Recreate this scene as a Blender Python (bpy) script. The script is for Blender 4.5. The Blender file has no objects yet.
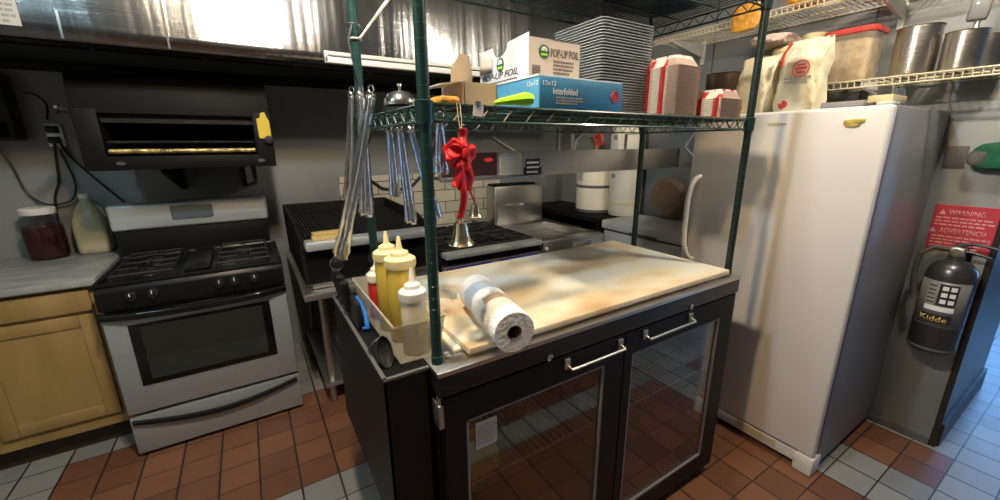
import bpy, bmesh, math, random
from mathutils import Vector, Matrix
random.seed(7)
PI = math.pi
COL = bpy.context.scene.collection
SC = bpy.context.scene

# ------------------------------------------------------------------ materials
def mat(name, col, rough=.5, metal=0., bump=0., bscale=40., var=0., vscale=6., stretch=(1, 1, 1), emit=0., ecol=None,
        trans=0., alpha=1., coat=0., ior=1.45, sheen=0., spec=.5):
    m = bpy.data.materials.new(name); m.use_nodes = True
    nt = m.node_tree; b = nt.nodes['Principled BSDF']
    c4 = (col[0], col[1], col[2], 1)
    b.inputs['Base Color'].default_value = c4
    b.inputs['Roughness'].default_value = rough
    b.inputs['Metallic'].default_value = metal
    b.inputs['IOR'].default_value = ior
    b.inputs['Specular IOR Level'].default_value = spec
    b.inputs['Transmission Weight'].default_value = trans
    b.inputs['Alpha'].default_value = alpha
    b.inputs['Coat Weight'].default_value = coat
    if emit:
        b.inputs['Emission Color'].default_value = (*(ecol or col), 1); b.inputs['Emission Strength'].default_value = emit
    if var or bump:
        tc = nt.nodes.new('ShaderNodeTexCoord'); mp = nt.nodes.new('ShaderNodeMapping')
        mp.inputs['Scale'].default_value = stretch
        nt.links.new(tc.outputs['Object'], mp.inputs['Vector'])
    if var:
        n = nt.nodes.new('ShaderNodeTexNoise'); n.inputs['Scale'].default_value = vscale; n.inputs['Detail'].default_value = 5
        nt.links.new(mp.outputs[0], n.inputs['Vector'])
        r = nt.nodes.new('ShaderNodeValToRGB')
        r.color_ramp.elements[0].position = .3; r.color_ramp.elements[1].position = .7
        r.color_ramp.elements[0].color = (*[max(0, x * (1 - var)) for x in col], 1)
        r.color_ramp.elements[1].color = (*[min(1, x * (1 + var)) for x in col], 1)
        nt.links.new(n.outputs['Fac'], r.inputs['Fac']); nt.links.new(r.outputs[0], b.inputs['Base Color'])
    if bump:
        n2 = nt.nodes.new('ShaderNodeTexNoise'); n2.inputs['Scale'].default_value = bscale; n2.inputs['Detail'].default_value = 3
        nt.links.new(mp.outputs[0], n2.inputs['Vector'])
        bp = nt.nodes.new('ShaderNodeBump'); bp.inputs['Strength'].default_value = bump; bp.inputs['Distance'].default_value = .02
        nt.links.new(n2.outputs['Fac'], bp.inputs['Height']); nt.links.new(bp.outputs[0], b.inputs['Normal'])
    return m

M = {}
M['steel'] = mat('brushed_steel', (.62, .61, .59), .32, 1., bump=.12, bscale=6, var=.10, vscale=3, stretch=(1, 1, .3))
M['steel_dull'] = mat('dull_steel', (.50, .50, .48), .42, 1., bump=.1, bscale=8, var=.12, vscale=4)
M['steel_wall'] = mat('steel_wall_sheet', (.27, .285, .29), .5, .25, bump=.10, bscale=2.2, var=.14, vscale=1.7)
def hood_metal():
    m = mat('hood_sheet_steel', (.27, .28, .285), .20, 1., var=.25, vscale=3.5, stretch=(1.6, 1, .25)); nt = m.node_tree; b = nt.nodes['Principled BSDF']; L = nt.links
    tc = nt.nodes.new('ShaderNodeTexCoord'); prev = None
    for sc, st, di, str_ in (((2.2, 1, .5), 1., .05, .20), ((14, 1, .6), 1., .005, .9), ((1.5, 1, 420), 1., .0005, .7)):
        mp = nt.nodes.new('ShaderNodeMapping'); mp.inputs['Scale'].default_value = sc; L.new(tc.outputs['Object'], mp.inputs[0])
        n = nt.nodes.new('ShaderNodeTexNoise'); n.inputs['Scale'].default_value = st; n.inputs['Detail'].default_value = 2; L.new(mp.outputs[0], n.inputs['Vector'])
        bp = nt.nodes.new('ShaderNodeBump'); bp.inputs['Strength'].default_value = str_; bp.inputs['Distance'].default_value = di
        L.new(n.outputs['Fac'], bp.inputs['Height'])
        if prev: L.new(prev, bp.inputs['Normal'])
        prev = bp.outputs[0]
    L.new(prev, b.inputs['Normal']); return m
M['hood_steel'] = hood_metal()
M['chrome'] = mat('chrome', (.75, .75, .74), .16, 1.)
M['tong_steel'] = mat('tong_steel', (.66, .67, .67), .25, 1., bump=.1, bscale=60)
M['brass'] = mat('polished_brass', (.75, .66, .42), .2, 1.)
M['black'] = mat('black_enamel', (.007, .007, .008), .38, bump=.03, bscale=30, spec=.3)
M['black_matte'] = mat('black_matte', (.004, .004, .004), .6, spec=.2)
M['soot'] = mat('sooty_metal', (.012, .011, .010), .65, .1, spec=.3, bump=.2, bscale=30, var=.5, vscale=12)
M['black_plastic'] = mat('black_plastic', (.015, .015, .017), .38)
M['iron'] = mat('cast_iron', (.016, .015, .015), .62, .2, bump=.2, bscale=70)
M['cooler_black'] = mat('cooler_black_vinyl', (.006, .006, .007), .5, bump=.05, bscale=120, spec=.3)
M['fascia'] = mat('dark_fascia', (.035, .034, .033), .4, .4)
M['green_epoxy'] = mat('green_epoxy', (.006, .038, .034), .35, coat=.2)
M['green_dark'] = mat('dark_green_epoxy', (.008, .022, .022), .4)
M['ring'] = mat('worn_groove', (.045, .10, .095), .4, .3)
M['almond'] = mat('almond_epoxy', (.62, .56, .40), .4)
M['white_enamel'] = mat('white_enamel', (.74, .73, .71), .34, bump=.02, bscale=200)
M['freezer_side'] = mat('freezer_cabinet_grey', (.26, .26, .27), .4, bump=.02, bscale=200)  # even grey for the cabinet, darker than the white door
M['white_plastic'] = mat('white_plastic', (.78, .77, .73), .4)
M['grey_plastic'] = mat('grey_plastic', (.23, .24, .25), .5)
M['gasket'] = mat('grey_gasket', (.10, .10, .10), .6)
M['stove_grey'] = mat('stove_grey_steel', (.42, .45, .465), .45, .5, bump=.02, bscale=200)
M['stove_silver'] = mat('stove_silver', (.74, .80, .83), .33, .65, bump=.02, bscale=100)
M['display'] = mat('display_panel', (.12, .15, .17), .2)
M['oven_glass'] = mat('oven_glass', (.020, .024, .022), .12, coat=.4)
M['oven_black'] = mat('oven_black', (.006, .006, .006), .15)
M['oak'] = mat('oak_wood', (.34, .225, .085), .5, var=.25, vscale=5, stretch=(1.2, 1, .35), bump=.06, bscale=40)
M['oak_dark'] = mat('oak_dark', (.05, .033, .02), .6)
M['marble'] = mat('grey_marble_laminate', (.31, .325, .32), .3, var=.35, vscale=7, stretch=(1, 2.5, 1))
M['grout_wall'] = mat('painted_wall', (.30, .30, .30), .6, var=.1)
M['ceiling'] = mat('ceiling_white', (.36, .355, .34), .8)
M['room_wall'] = mat('room_wall_paint', (.20, .19, .17), .7)
M['tile_white'] = None
M['carton'] = mat('kraft_board', (.55, .43, .30), .7, var=.08)
M['carton_white'] = mat('white_board', (.74, .74, .75), .55)  # white board for the end panel, flaps and tag
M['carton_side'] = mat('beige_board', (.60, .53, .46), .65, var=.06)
M['blue_card'] = mat('blue_board', (.035, .19, .36), .4, var=.12, vscale=9)
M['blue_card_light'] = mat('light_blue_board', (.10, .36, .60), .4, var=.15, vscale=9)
M['ink'] = mat('black_ink', (.02, .02, .025), .6)
M['ink_brown'] = mat('brown_ink', (.16, .12, .10), .6)
M['ink_white'] = mat('white_ink', (.80, .84, .86), .5)
M['ink_grey'] = mat('grey_ink', (.30, .30, .29), .6)
M['red_ink'] = mat('red_ink', (.65, .05, .04), .5)
M['green_ink'] = mat('dark_green_ink', (.03, .10, .06), .5)
M['lime'] = mat('lime_plastic', (.38, .78, .03), .4)
M['ribbon'] = mat('red_ribbon', (.62, .012, .02), .5, sheen=.3)
M['twine'] = mat('cream_twine', (.6, .55, .4), .7)
M['paper'] = mat('paper_white', (.80, .78, .74), .7)
M['tan'] = mat('tan_weave', (.22, .15, .10), .7, bump=.3, bscale=60, var=.2, vscale=20)
M['tray'] = mat('grey_tray_plastic', (.36, .40, .42), .28, .1)
M['copper'] = mat('brown_pan', (.16, .11, .075), .3, .85)
M['pot'] = mat('pot_steel', (.50, .47, .42), .30, 1., bump=.15, bscale=3, stretch=(1, 1, 60))
M['red_plastic'] = mat('red_plastic', (.62, .06, .05), .4)
M['yellow_plastic'] = mat('cream_plastic', (.70, .60, .33), .45)
M['yellow'] = mat('yellow_card', (.62, .46, .04), .5)
M['orange_bag'] = mat('orange_bag', (.75, .36, .05), .45, bump=.5, bscale=40, var=.25, vscale=25)
M['bag'] = mat('flour_bag_paper', (.82, .75, .55), .6, bump=.5, bscale=18, var=.12, vscale=12)
M['crumbs'] = mat('tub_crumbs', (.50, .38, .24), .8, var=.45, vscale=22, bump=.5, bscale=40)
M['pinkbag'] = mat('pink_bag', (.60, .44, .40), .45, bump=.6, bscale=25, var=.25, vscale=18)
M['bluebag'] = mat('dark_blue_bag', (.02, .04, .08), .35, bump=.6, bscale=20)
M['tank'] = mat('tank_cream', (.80, .75, .62), .45, var=.06)
M['skin_yellow'] = mat('magnet_yellow', (.60, .47, .10), .45)
M['sign_red'] = mat('sign_red', (.55, .05, .08), .45)
M['sign_text'] = mat('sign_text', (.72, .40, .42), .5)
M['burgundy'] = mat('burgundy_label', (.035, .014, .016), .45)
M['label_grey'] = mat('label_grey', (.50, .49, .46), .55)
M['ext_body'] = mat('extinguisher_charcoal', (.07, .07, .075), .28, .6)
M['ext_label'] = mat('extinguisher_label', (.17, .17, .18), .4)
M['hose'] = mat('hose_grey', (.09, .09, .085), .5)
M['green_fabric'] = mat('green_fabric', (.015, .13, .07), .75, bump=.4, bscale=30)
M['blue_plastic'] = mat('blue_plastic', (.02, .15, .50), .4)
M['blue_film'] = mat('blue_film', (.05, .05, .30), .3)
M['ketchup'] = mat('ketchup_red', (.55, .03, .02), .4)
M['mustard'] = mat('mustard_bottle', (.66, .46, .07), .35)
M['cream'] = mat('mayo_bottle', (.74, .68, .50), .38)
M['cap_yellow'] = mat('cap_cream_yellow', (.78, .68, .36), .45)
M['cap_white'] = mat('cap_white', (.80, .78, .70), .45)
M['jar_red'] = mat('dark_red_liquid', (.030, .004, .002), .12, coat=.4)
M['jug'] = mat('jug_plastic', (.46, .43, .30), .35)
M['baseboard'] = mat('dark_red_base', (.035, .018, .014), .5)
M['corner_guard'] = mat('dark_corner_guard', (.035, .03, .03), .4, .3)
M['cardboard_core'] = mat('cardboard_core', (.20, .15, .10), .8)
M['wood_block'] = mat('pale_wood', (.62, .45, .16), .6, var=.15)
M['glass_clear'] = None
M['grease'] = mat('greasy_gold_bar', (.48, .36, .16), .32, .8, bump=.6, bscale=45, var=.6, vscale=30)

def two_shader(name, tint, refl, rough, f0=None):
    """thin pane: transparent with a fresnel gloss"""
    m = bpy.data.materials.new(name); m.use_nodes = True; nt = m.node_tree; nt.nodes.clear()
    o = nt.nodes.new('ShaderNodeOutputMaterial'); mx = nt.nodes.new('ShaderNodeMixShader')
    t = nt.nodes.new('ShaderNodeBsdfTransparent'); t.inputs[0].default_value = (*tint, 1)
    g = nt.nodes.new('ShaderNodeBsdfGlossy'); g.inputs['Roughness'].default_value = rough; g.inputs[0].default_value = (*refl, 1)
    lw = nt.nodes.new('ShaderNodeLayerWeight'); lw.inputs[0].default_value = .5
    pw = nt.nodes.new('ShaderNodeMath'); pw.operation = 'POWER'; pw.inputs[1].default_value = 3.5; nt.links.new(lw.outputs['Facing'], pw.inputs[0])
    f = nt.nodes.new('ShaderNodeMath'); f.operation = 'MULTIPLY_ADD'; f.inputs[1].default_value = .85; f.inputs[2].default_value = f0; nt.links.new(pw.outputs[0], f.inputs[0])
    nt.links.new(f.outputs[0], mx.inputs[0]); nt.links.new(t.outputs[0], mx.inputs[1]); nt.links.new(g.outputs[0], mx.inputs[2])
    nt.links.new(mx.outputs[0], o.inputs[0]); return m
M['glass_clear'] = two_shader('tinted_pane', (.70, .69, .67), (1, 1, 1), .03, .075)

def clear_plastic(name, col, fac, rough=.15):
    m = bpy.data.materials.new(name); m.use_nodes = True; nt = m.node_tree
    b = nt.nodes['Principled BSDF']; b.inputs['Base Color'].default_value = (*col, 1); b.inputs['Roughness'].default_value = rough
    o = nt.nodes['Material Output']; mx = nt.nodes.new('ShaderNodeMixShader'); t = nt.nodes.new('ShaderNodeBsdfTransparent')
    mx.inputs[0].default_value = fac
    nt.links.new(t.outputs[0], mx.inputs[1]); nt.links.new(b.outputs[0], mx.inputs[2]); nt.links.new(mx.outputs[0], o.inputs[0]); return m
M['pan_clear'] = clear_plastic('clear_pan_plastic', (.66, .60, .45), .38)
M['tub_clear'] = clear_plastic('clear_tub_plastic', (.62, .55, .42), .30, .2)
M['jar_glass'] = clear_plastic('jar_glass', (.05, .03, .03), .12, .05)

def nodes_of(m):
    return m.node_tree, m.node_tree.nodes['Principled BSDF']

def math_node(nt, op, a, b=None, clamp=False):
    n = nt.nodes.new('ShaderNodeMath'); n.operation = op; n.use_clamp = clamp
    for i, v in enumerate((a, b)):
        if v is None: continue
        if isinstance(v, (int, float)): n.inputs[i].default_value = v
        else: nt.links.new(v, n.inputs[i])
    return n.outputs[0]

def floor_material():
    m = mat('quarry_tile_floor', (.3, .12, .06), .38); nt, b = nodes_of(m); L = nt.links
    tc = nt.nodes.new('ShaderNodeTexCoord'); sp = nt.nodes.new('ShaderNodeSeparateXYZ'); L.new(tc.outputs['Object'], sp.inputs[0])
    X, Y = sp.outputs[0], sp.outputs[1]
    mt = lambda op, a, b=None, c=False: math_node(nt, op, a, b, c)
    u = mt('DIVIDE', mt('SUBTRACT', X, .011), .1645); v = mt('DIVIDE', mt('SUBTRACT', Y, .834), .158)
    fu, fv = mt('FLOOR', u), mt('FLOOR', v)
    pu, pv = mt('FRACT', u), mt('FRACT', v)
    du = mt('MINIMUM', pu, mt('SUBTRACT', 1., pu)); dv = mt('MINIMUM', pv, mt('SUBTRACT', 1., pv))
    gu = mt('LESS_THAN', du, .028); gv = mt('LESS_THAN', dv, .018)
    grout = mt('MAXIMUM', gu, gv)
    # grey border tiles, red fields
    def rng(val, lo, hi): return mt('MULTIPLY', mt('GREATER_THAN', val, lo), mt('LESS_THAN', val, hi))
    g1 = mt('GREATER_THAN', fv, 10.5)
    g2 = mt('LESS_THAN', fu, -6.5)
    g3 = rng(fv, 1.5, 5.5)
    g4 = mt('MULTIPLY', rng(fu, 12.5, 14.5), mt('LESS_THAN', fv, 8.5))
    g5 = mt('GREATER_THAN', fu, 16.5)
    g6 = mt('MULTIPLY', mt('GREATER_THAN', fu, 14.5), mt('LESS_THAN', fv, -4.5))
    g7 = rng(fv, -5.5, -4.5)
    grey = mt('MAXIMUM', mt('MAXIMUM', mt('MAXIMUM', g1, g2), mt('MAXIMUM', g3, g4)), mt('MAXIMUM', g5, mt('MAXIMUM', g6, g7)))
    cb = nt.nodes.new('ShaderNodeCombineXYZ'); L.new(fu, cb.inputs[0]); L.new(fv, cb.inputs[1])
    wn = nt.nodes.new('ShaderNodeTexWhiteNoise'); wn.noise_dimensions = '2D'; L.new(cb.outputs[0], wn.inputs['Vector'])
    no = nt.nodes.new('ShaderNodeTexNoise'); no.inputs['Scale'].default_value = 9; no.inputs['Detail'].default_value = 6
    L.new(tc.outputs['Object'], no.inputs['Vector'])
    def ramp(fac, c0, c1, p0=0., p1=1.):
        r = nt.nodes.new('ShaderNodeValToRGB'); r.color_ramp.elements[0].color = (*c0, 1); r.color_ramp.elements[1].color = (*c1, 1)
        r.color_ramp.elements[0].position = p0; r.color_ramp.elements[1].position = p1; L.new(fac, r.inputs[0]); return r.outputs[0]
    mixf = mt('ADD', mt('MULTIPLY', wn.outputs['Value'], .55), mt('MULTIPLY', no.outputs['Fac'], .45))
    red = ramp(mixf, (.135, .060, .034), (.25, .112, .060), .1, .9)
    gry = ramp(mixf, (.20, .205, .195), (.32, .325, .31), .1, .9)
    def mix(f, a, c):
        x = nt.nodes.new('ShaderNodeMix'); x.data_type = 'RGBA'; L.new(f, x.inputs[0])
        for s, v in ((6, a), (7, c)):
            if isinstance(v, tuple): x.inputs[s].default_value = (*v, 1)
            else: L.new(v, x.inputs[s])
        return x.outputs[2]
    col = mix(grout, mix(grey, red, gry), (.035, .024, .02))
    L.new(col, b.inputs['Base Color'])
    L.new(mt('ADD', mt('MULTIPLY', no.outputs['Fac'], .25), .24), b.inputs['Roughness'])
    bp = nt.nodes.new('ShaderNodeBump'); bp.inputs['Strength'].default_value = .5; bp.inputs['Distance'].default_value = .003
    L.new(mt('SUBTRACT', 1., grout), bp.inputs['Height']); L.new(bp.outputs[0], b.inputs['Normal'])
    return m
M['floor'] = floor_material()

def wall_tile_material():
    m = mat('white_wall_tile', (.6, .57, .48), .25); nt, b = nodes_of(m)
    tc = nt.nodes.new('ShaderNodeTexCoord'); mp = nt.nodes.new('ShaderNodeMapping'); mp.inputs['Rotation'].default_value = (PI / 2, 0, 0)
    nt.links.new(tc.outputs['Object'], mp.inputs[0])
    br = nt.nodes.new('ShaderNodeTexBrick'); br.inputs['Scale'].default_value = 1.; br.inputs['Brick Width'].default_value = .20
    br.inputs['Row Height'].default_value = .105; br.inputs['Mortar Size'].default_value = .004
    br.inputs['Color1'].default_value = (.62, .58, .46, 1); br.inputs['Color2'].default_value = (.52, .49, .40, 1); br.inputs['Mortar'].default_value = (.10, .09, .08, 1)
    nt.links.new(mp.outputs[0], br.inputs['Vector']); nt.links.new(br.outputs[0], b.inputs['Base Color']); return m
M['tile_white'] = wall_tile_material()

def board_material():
    m = mat('stained_cutting_board', (.7, .66, .55), .5); nt, b = nodes_of(m); L = nt.links
    tc = nt.nodes.new('ShaderNodeTexCoord')
    def noise(scale, det, stretch):
        mp = nt.nodes.new('ShaderNodeMapping'); mp.inputs['Scale'].default_value = stretch; L.new(tc.outputs['Object'], mp.inputs[0])
        n = nt.nodes.new('ShaderNodeTexNoise'); n.inputs['Scale'].default_value = scale; n.inputs['Detail'].default_value = det; L.new(mp.outputs[0], n.inputs['Vector']); return n.outputs['Fac']
    r = nt.nodes.new('ShaderNodeValToRGB'); e = r.color_ramp.elements
    e[0].position = .34; e[0].color = (.74, .54, .31, 1); e[1].position = .62; e[1].color = (.90, .92, .87, 1)
    x = e.new(.5); x.color = (.88, .81, .62, 1)
    L.new(noise(2.6, 3, (1, 1.8, 1)), r.inputs[0])
    L.new(r.outputs[0], b.inputs['Base Color'])
    return m
M['board'] = board_material()

def food_tray_material():
    m = mat('red_check_paper', (.8, .75, .7), .6); nt, b = nodes_of(m); L = nt.links
    tc = nt.nodes.new('ShaderNodeTexCoord'); sp = nt.nodes.new('ShaderNodeSeparateXYZ'); L.new(tc.outputs['Object'], sp.inputs[0])
    mt = lambda op, a, bb=None: math_node(nt, op, a, bb)
    X, Y, Z = sp.outputs
    s = 36.
    # diamonds on the flat bottom, upright bars down the flared sides
    p = mt('FRACT', mt('MULTIPLY', mt('ADD', X, Y), s * .5)); q = mt('FRACT', mt('MULTIPLY', mt('SUBTRACT', X, Y), s * .5))
    dia = mt('MULTIPLY', mt('LESS_THAN', p, .5), mt('LESS_THAN', q, .5))
    bar = mt('LESS_THAN', mt('FRACT', mt('MULTIPLY', mt('ADD', X, Y), 15.)), .34)
    top = mt('GREATER_THAN', Z, .030)
    f = mt('ADD', mt('MULTIPLY', top, dia), mt('MULTIPLY', mt('SUBTRACT', 1., top), bar))
    x = nt.nodes.new('ShaderNodeMix'); x.data_type = 'RGBA'; L.new(f, x.inputs[0])
    x.inputs[6].default_value = (.80, .74, .66, 1); x.inputs[7].default_value = (.60, .035, .03, 1)
    ab = lambda v: mt('ABSOLUTE', v)
    end = mt('MULTIPLY', mt('GREATER_THAN', ab(Y), mt('ADD', ab(X), .004)), mt('SUBTRACT', 1., top))
    x2 = nt.nodes.new('ShaderNodeMix'); x2.data_type = 'RGBA'; L.new(end, x2.inputs[0]); L.new(x.outputs[2], x2.inputs[6]); x2.inputs[7].default_value = (.52, .38, .31, 1)
    L.new(x2.outputs[2], b.inputs['Base Color']); return m
M['food_tray'] = food_tray_material()

def towel_material():
    m = mat('printed_paper_towel', (.82, .82, .80), .8, bump=.3, bscale=90); nt, b = nodes_of(m); L = nt.links
    tc = nt.nodes.new('ShaderNodeTexCoord'); sp = nt.nodes.new('ShaderNodeSeparateXYZ'); L.new(tc.outputs['Object'], sp.inputs[0])
    n = nt.nodes.new('ShaderNodeTexNoise'); n.inputs['Scale'].default_value = 14; L.new(tc.outputs['Object'], n.inputs['Vector'])
    mt = lambda op, a, bb=None: math_node(nt, op, a, bb)
    w = mt('ADD', sp.outputs[1], mt('MULTIPLY', n.outputs['Fac'], .05))
    band = mt('MULTIPLY', mt('GREATER_THAN', w, .06), mt('LESS_THAN', w, .13))
    x = nt.nodes.new('ShaderNodeMix'); x.data_type = 'RGBA'; L.new(mt('MULTIPLY', band, mt('GREATER_THAN', n.outputs['Fac'], .45)), x.inputs[0])
    x.inputs[6].default_value = (.92, .92, .90, 1); x.inputs[7].default_value = (.52, .60, .70, 1)
    L.new(x.outputs[2], b.inputs['Base Color']); return m
M['towel'] = towel_material()

# ------------------------------------------------------------------ mesh helpers
class MB:
    def __init__(s): s.b = bmesh.new()
    def box(s, x0, x1, y0, y1, z0, z1, bev=0., seg=2):
        t = bmesh.new(); bmesh.ops.create_cube(t, size=1)
        for v in t.verts:
            v.co = Vector((x0 + (v.co.x + .5) * (x1 - x0), y0 + (v.co.y + .5) * (y1 - y0), z0 + (v.co.z + .5) * (z1 - z0)))
        if bev: bmesh.ops.bevel(t, geom=list(t.edges), offset=bev, segments=seg, affect='EDGES', profile=.5)
        s.join(t); return s
    def join(s, t, mtx=None):
        me = bpy.data.meshes.new('t'); t.to_mesh(me); t.free()
        if mtx: me.transform(mtx)
        s.b.from_mesh(me); bpy.data.meshes.remove(me); return s
    def tube(s, pts, r, seg=8, closed=False, cap=True):
        pts = [Vector(p) for p in pts]; n = len(pts); rings = []
        rr = r if isinstance(r, (list, tuple)) else [r] * n
        up = None
        for i, p in enumerate(pts):
            a = pts[(i - 1) % n] if (closed or i > 0) else p; c = pts[(i + 1) % n] if (closed or i < n - 1) else p
            d = (c - a).normalized()
            if up is None:
                up = Vector((0, 0, 1)) if abs(d.z) < .9 else Vector((1, 0, 0))
            x = d.cross(up)
            if x.length < 1e-6: x = d.orthogonal()
            x.normalize(); y = d.cross(x).normalized() * -1; up = y
            rings.append([s.b.verts.new(p + (x * math.cos(2 * PI * k / seg) + y * math.sin(2 * PI * k / seg)) * rr[i]) for k in range(seg)])
        m = n if closed else n - 1
        for i in range(m):
            A, B = rings[i], rings[(i + 1) % n]
            for k in range(seg): s.b.faces.new((A[k], A[(k + 1) % seg], B[(k + 1) % seg], B[k]))
        if cap and not closed:
            s.b.faces.new(rings[0][::-1]); s.b.faces.new(rings[-1])
        return s
    def lathe(s, prof, c=(0, 0, 0), axis='z', seg=24, mtx=None):
        t = bmesh.new(); rings = []
        for r, h in prof:
            if r < 1e-5: rings.append([t.verts.new((0, 0, h))])
            else: rings.append([t.verts.new((r * math.cos(2 * PI * k / seg), r * math.sin(2 * PI * k / seg), h)) for k in range(seg)])
        for A, B in zip(rings, rings[1:]):
            for k in range(seg):
                q = [A[k % len(A)], A[(k + 1) % len(A)], B[(k + 1) % len(B)], B[k % len(B)]]
                u = []
                for v in q:
                    if v not in u: u.append(v)
                if len(u) > 2: t.faces.new(u)
        for R, e in ((rings[0], 1), (rings[-1], 0)):
            if len(R) > 1: t.faces.new(R[::-1] if e else R)
        R = Matrix.Identity(4)
        if axis == 'x': R = Matrix.Rotation(PI / 2, 4, 'Y')
        if axis == 'y': R = Matrix.Rotation(-PI / 2, 4, 'X')
        X = Matrix.Translation(c) @ (mtx or R)
        return s.join(t, X)
    def prism(s, poly, d0, d1, plane='xz', bev=0.):
        """poly in a plane, pushed from d0 to d1 along the missing axis"""
        def P(a, b, d): return {'xz': (a, d, b), 'xy': (a, b, d), 'yz': (d, a, b)}[plane]
        t = bmesh.new()
        A = [t.verts.new(P(a, b, d0)) for a, b in poly]; B = [t.verts.new(P(a, b, d1)) for a, b in poly]
        n = len(poly); t.faces.new(A[::-1]); t.faces.new(B)
        for i in range(n): t.faces.new((A[i], A[(i + 1) % n], B[(i + 1) % n], B[i]))
        bmesh.ops.recalc_face_normals(t, faces=t.faces)
        if bev: bmesh.ops.bevel(t, geom=list(t.edges), offset=bev, segments=2, affect='EDGES', profile=.5)
        return s.join(t)
    def ngrid(s, f, nu, nv, closed_u=False):
        """surface from f(u,v)"""
        g = [[s.b.verts.new(f(i / nu, j / nv)) for j in range(nv + 1)] for i in range(nu + (0 if closed_u else 1))]
        N = len(g)
        for i in range(nu):
            for j in range(nv):
                a, b2 = g[i], g[(i + 1) % N]
                s.b.faces.new((a[j], b2[j], b2[j + 1], a[j + 1]))
        return s
    def rot(s, ang, axis, piv=(0, 0, 0)):
        bmesh.ops.rotate(s.b, verts=s.b.verts, cent=piv, matrix=Matrix.Rotation(ang, 3, axis)); return s
    def xf(s, m): bmesh.ops.transform(s.b, matrix=m, verts=s.b.verts); return s

def ring_pts(c, r, axis='y', n=20, r2=None, a0=0, a1=2 * PI, end=False):
    out = []; r2 = r2 or r; m = n if not end else n - 1
    for k in range(n):
        a = a0 + (a1 - a0) * k / m; u, v = r * math.cos(a), r2 * math.sin(a)
        out.append({'y': (c[0] + u, c[1], c[2] + v), 'x': (c[0], c[1] + u, c[2] + v), 'z': (c[0] + u, c[1] + v, c[2])}[axis])
    return out

def wloc(o):
    v = Vector((0, 0, 0))
    while o: v += o.location; o = o.parent
    return v

def obj(name, mb, m, parent=None, smooth=35, solid=0.):
    me = bpy.data.meshes.new(name); b = mb.b
    bmesh.ops.recalc_face_normals(b, faces=b.faces)
    if parent is not None:                       # shapes are given where they stand; store them from the parent's base
        bmesh.ops.translate(b, verts=b.verts, vec=-wloc(parent))
    b.to_mesh(me); b.free()
    o = bpy.data.objects.new(name, me); COL.objects.link(o)
    if parent is not None: o.parent = parent
    me.materials.append(M[m] if isinstance(m, str) else m)
    if smooth:
        me.polygons.foreach_set('use_smooth', [True] * len(me.polygons))
        me.set_sharp_from_angle(angle=math.radians(smooth))
    if solid:
        md = o.modifiers.new('s', 'SOLIDIFY'); md.thickness = solid
    return o

def tag(o, label, cat, group=None):
    o['label'] = label; o['category'] = cat
    if group: o['group'] = group
    return o
def thing(name, label, cat, loc, group=None):
    o = bpy.data.objects.new(name, None); COL.objects.link(o); o.location = loc; o.empty_display_size = .1
    return tag(o, label, cat, group)
def one(name, mb, m, label, cat, group=None, origin=None, **k):
    """a thing that is a single mesh"""
    if origin is not None: bmesh.ops.translate(mb.b, verts=mb.b.verts, vec=-Vector(origin))
    o = obj(name, mb, m, None, **k)
    if origin is not None: o.location = origin
    return tag(o, label, cat, group)
def struct(name, mb, m, **k):
    o = obj(name, mb, m, None, **k); o['kind'] = 'structure'; return o
def dup(root, loc, label=None, group=None, rotz=None):
    r = root.copy(); COL.objects.link(r); r.location = loc
    if rotz is not None: r.rotation_euler = (0, 0, rotz)
    if label: r['label'] = label
    if group: r['group'] = group
    for ch in list(root.children):
        c = ch.copy(); COL.objects.link(c); c.parent = r
        for g in list(ch.children):
            d = g.copy(); COL.objects.link(d); d.parent = c
    return r

def lettering(body, parent, m, origin, right, up, w, h, name='lettering', depth=.0006, bold=0., shear=0.):
    """raised letters filling a w by h box whose lower left corner is origin"""
    cu = bpy.data.curves.new('txt', 'FONT'); cu.body = body; cu.size = 1; cu.offset = bold; cu.resolution_u = 2; cu.shear = shear
    ob = bpy.data.objects.new('txt', cu); COL.objects.link(ob); bpy.context.view_layer.update()
    dg = bpy.context.evaluated_depsgraph_get()
    me = bpy.data.meshes.new_from_object(ob.evaluated_get(dg)); bpy.data.objects.remove(ob); bpy.data.curves.remove(cu)
    xs = [v.co.x for v in me.vertices]; ys = [v.co.y for v in me.vertices]
    x0, x1, y0, y1 = min(xs), max(xs), min(ys), max(ys)
    right = Vector(right).normalized(); up = Vector(up).normalized(); n = right.cross(up)
    b = bmesh.new(); b.from_mesh(me); bpy.data.meshes.remove(me)
    r = bmesh.ops.extrude_face_region(b, geom=list(b.faces)); vs = [v for v in r['geom'] if isinstance(v, bmesh.types.BMVert)]
    for v in b.verts: v.co.z = 0
    for v in vs: v.co.z = 1
    for v in b.verts:
        v.co = Vector(origin) + right * ((v.co.x - x0) / (x1 - x0) * w) + up * ((v.co.y - y0) / (y1 - y0) * h) + n * (v.co.z * depth)
    mb = MB(); mb.b.free(); mb.b = b
    return obj(name, mb, m, parent, smooth=0)

def text_lines(origin, right, up, w, h, rows, seed=1, fill=.55):
    """rows of small print as short dashes"""
    rnd = random.Random(seed); right = Vector(right).normalized(); up = Vector(up).normalized(); n = right.cross(up); mb = MB()
    for i in range(rows):
        y = h - (i + .8) * h / rows; x = 0.
        while x < w * (.8 if i == rows - 1 else .97):
            l = min(w - x, w * rnd.uniform(.05, .16)); t = h / rows * fill
            o = Vector(origin)
            q = [o + right * x + up * y, o + right * (x + l) + up * y, o + right * (x + l) + up * (y + t), o + right * x + up * (y + t)]
            A = [mb.b.verts.new(p) for p in q]; B = [mb.b.verts.new(p + n * .0005) for p in q]
            mb.b.faces.new(B)
            for k in range(4): mb.b.faces.new((A[k], A[(k + 1) % 4], B[(k + 1) % 4], B[k]))
            x += l + w * .025
    return mb

exec_parts = []
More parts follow.
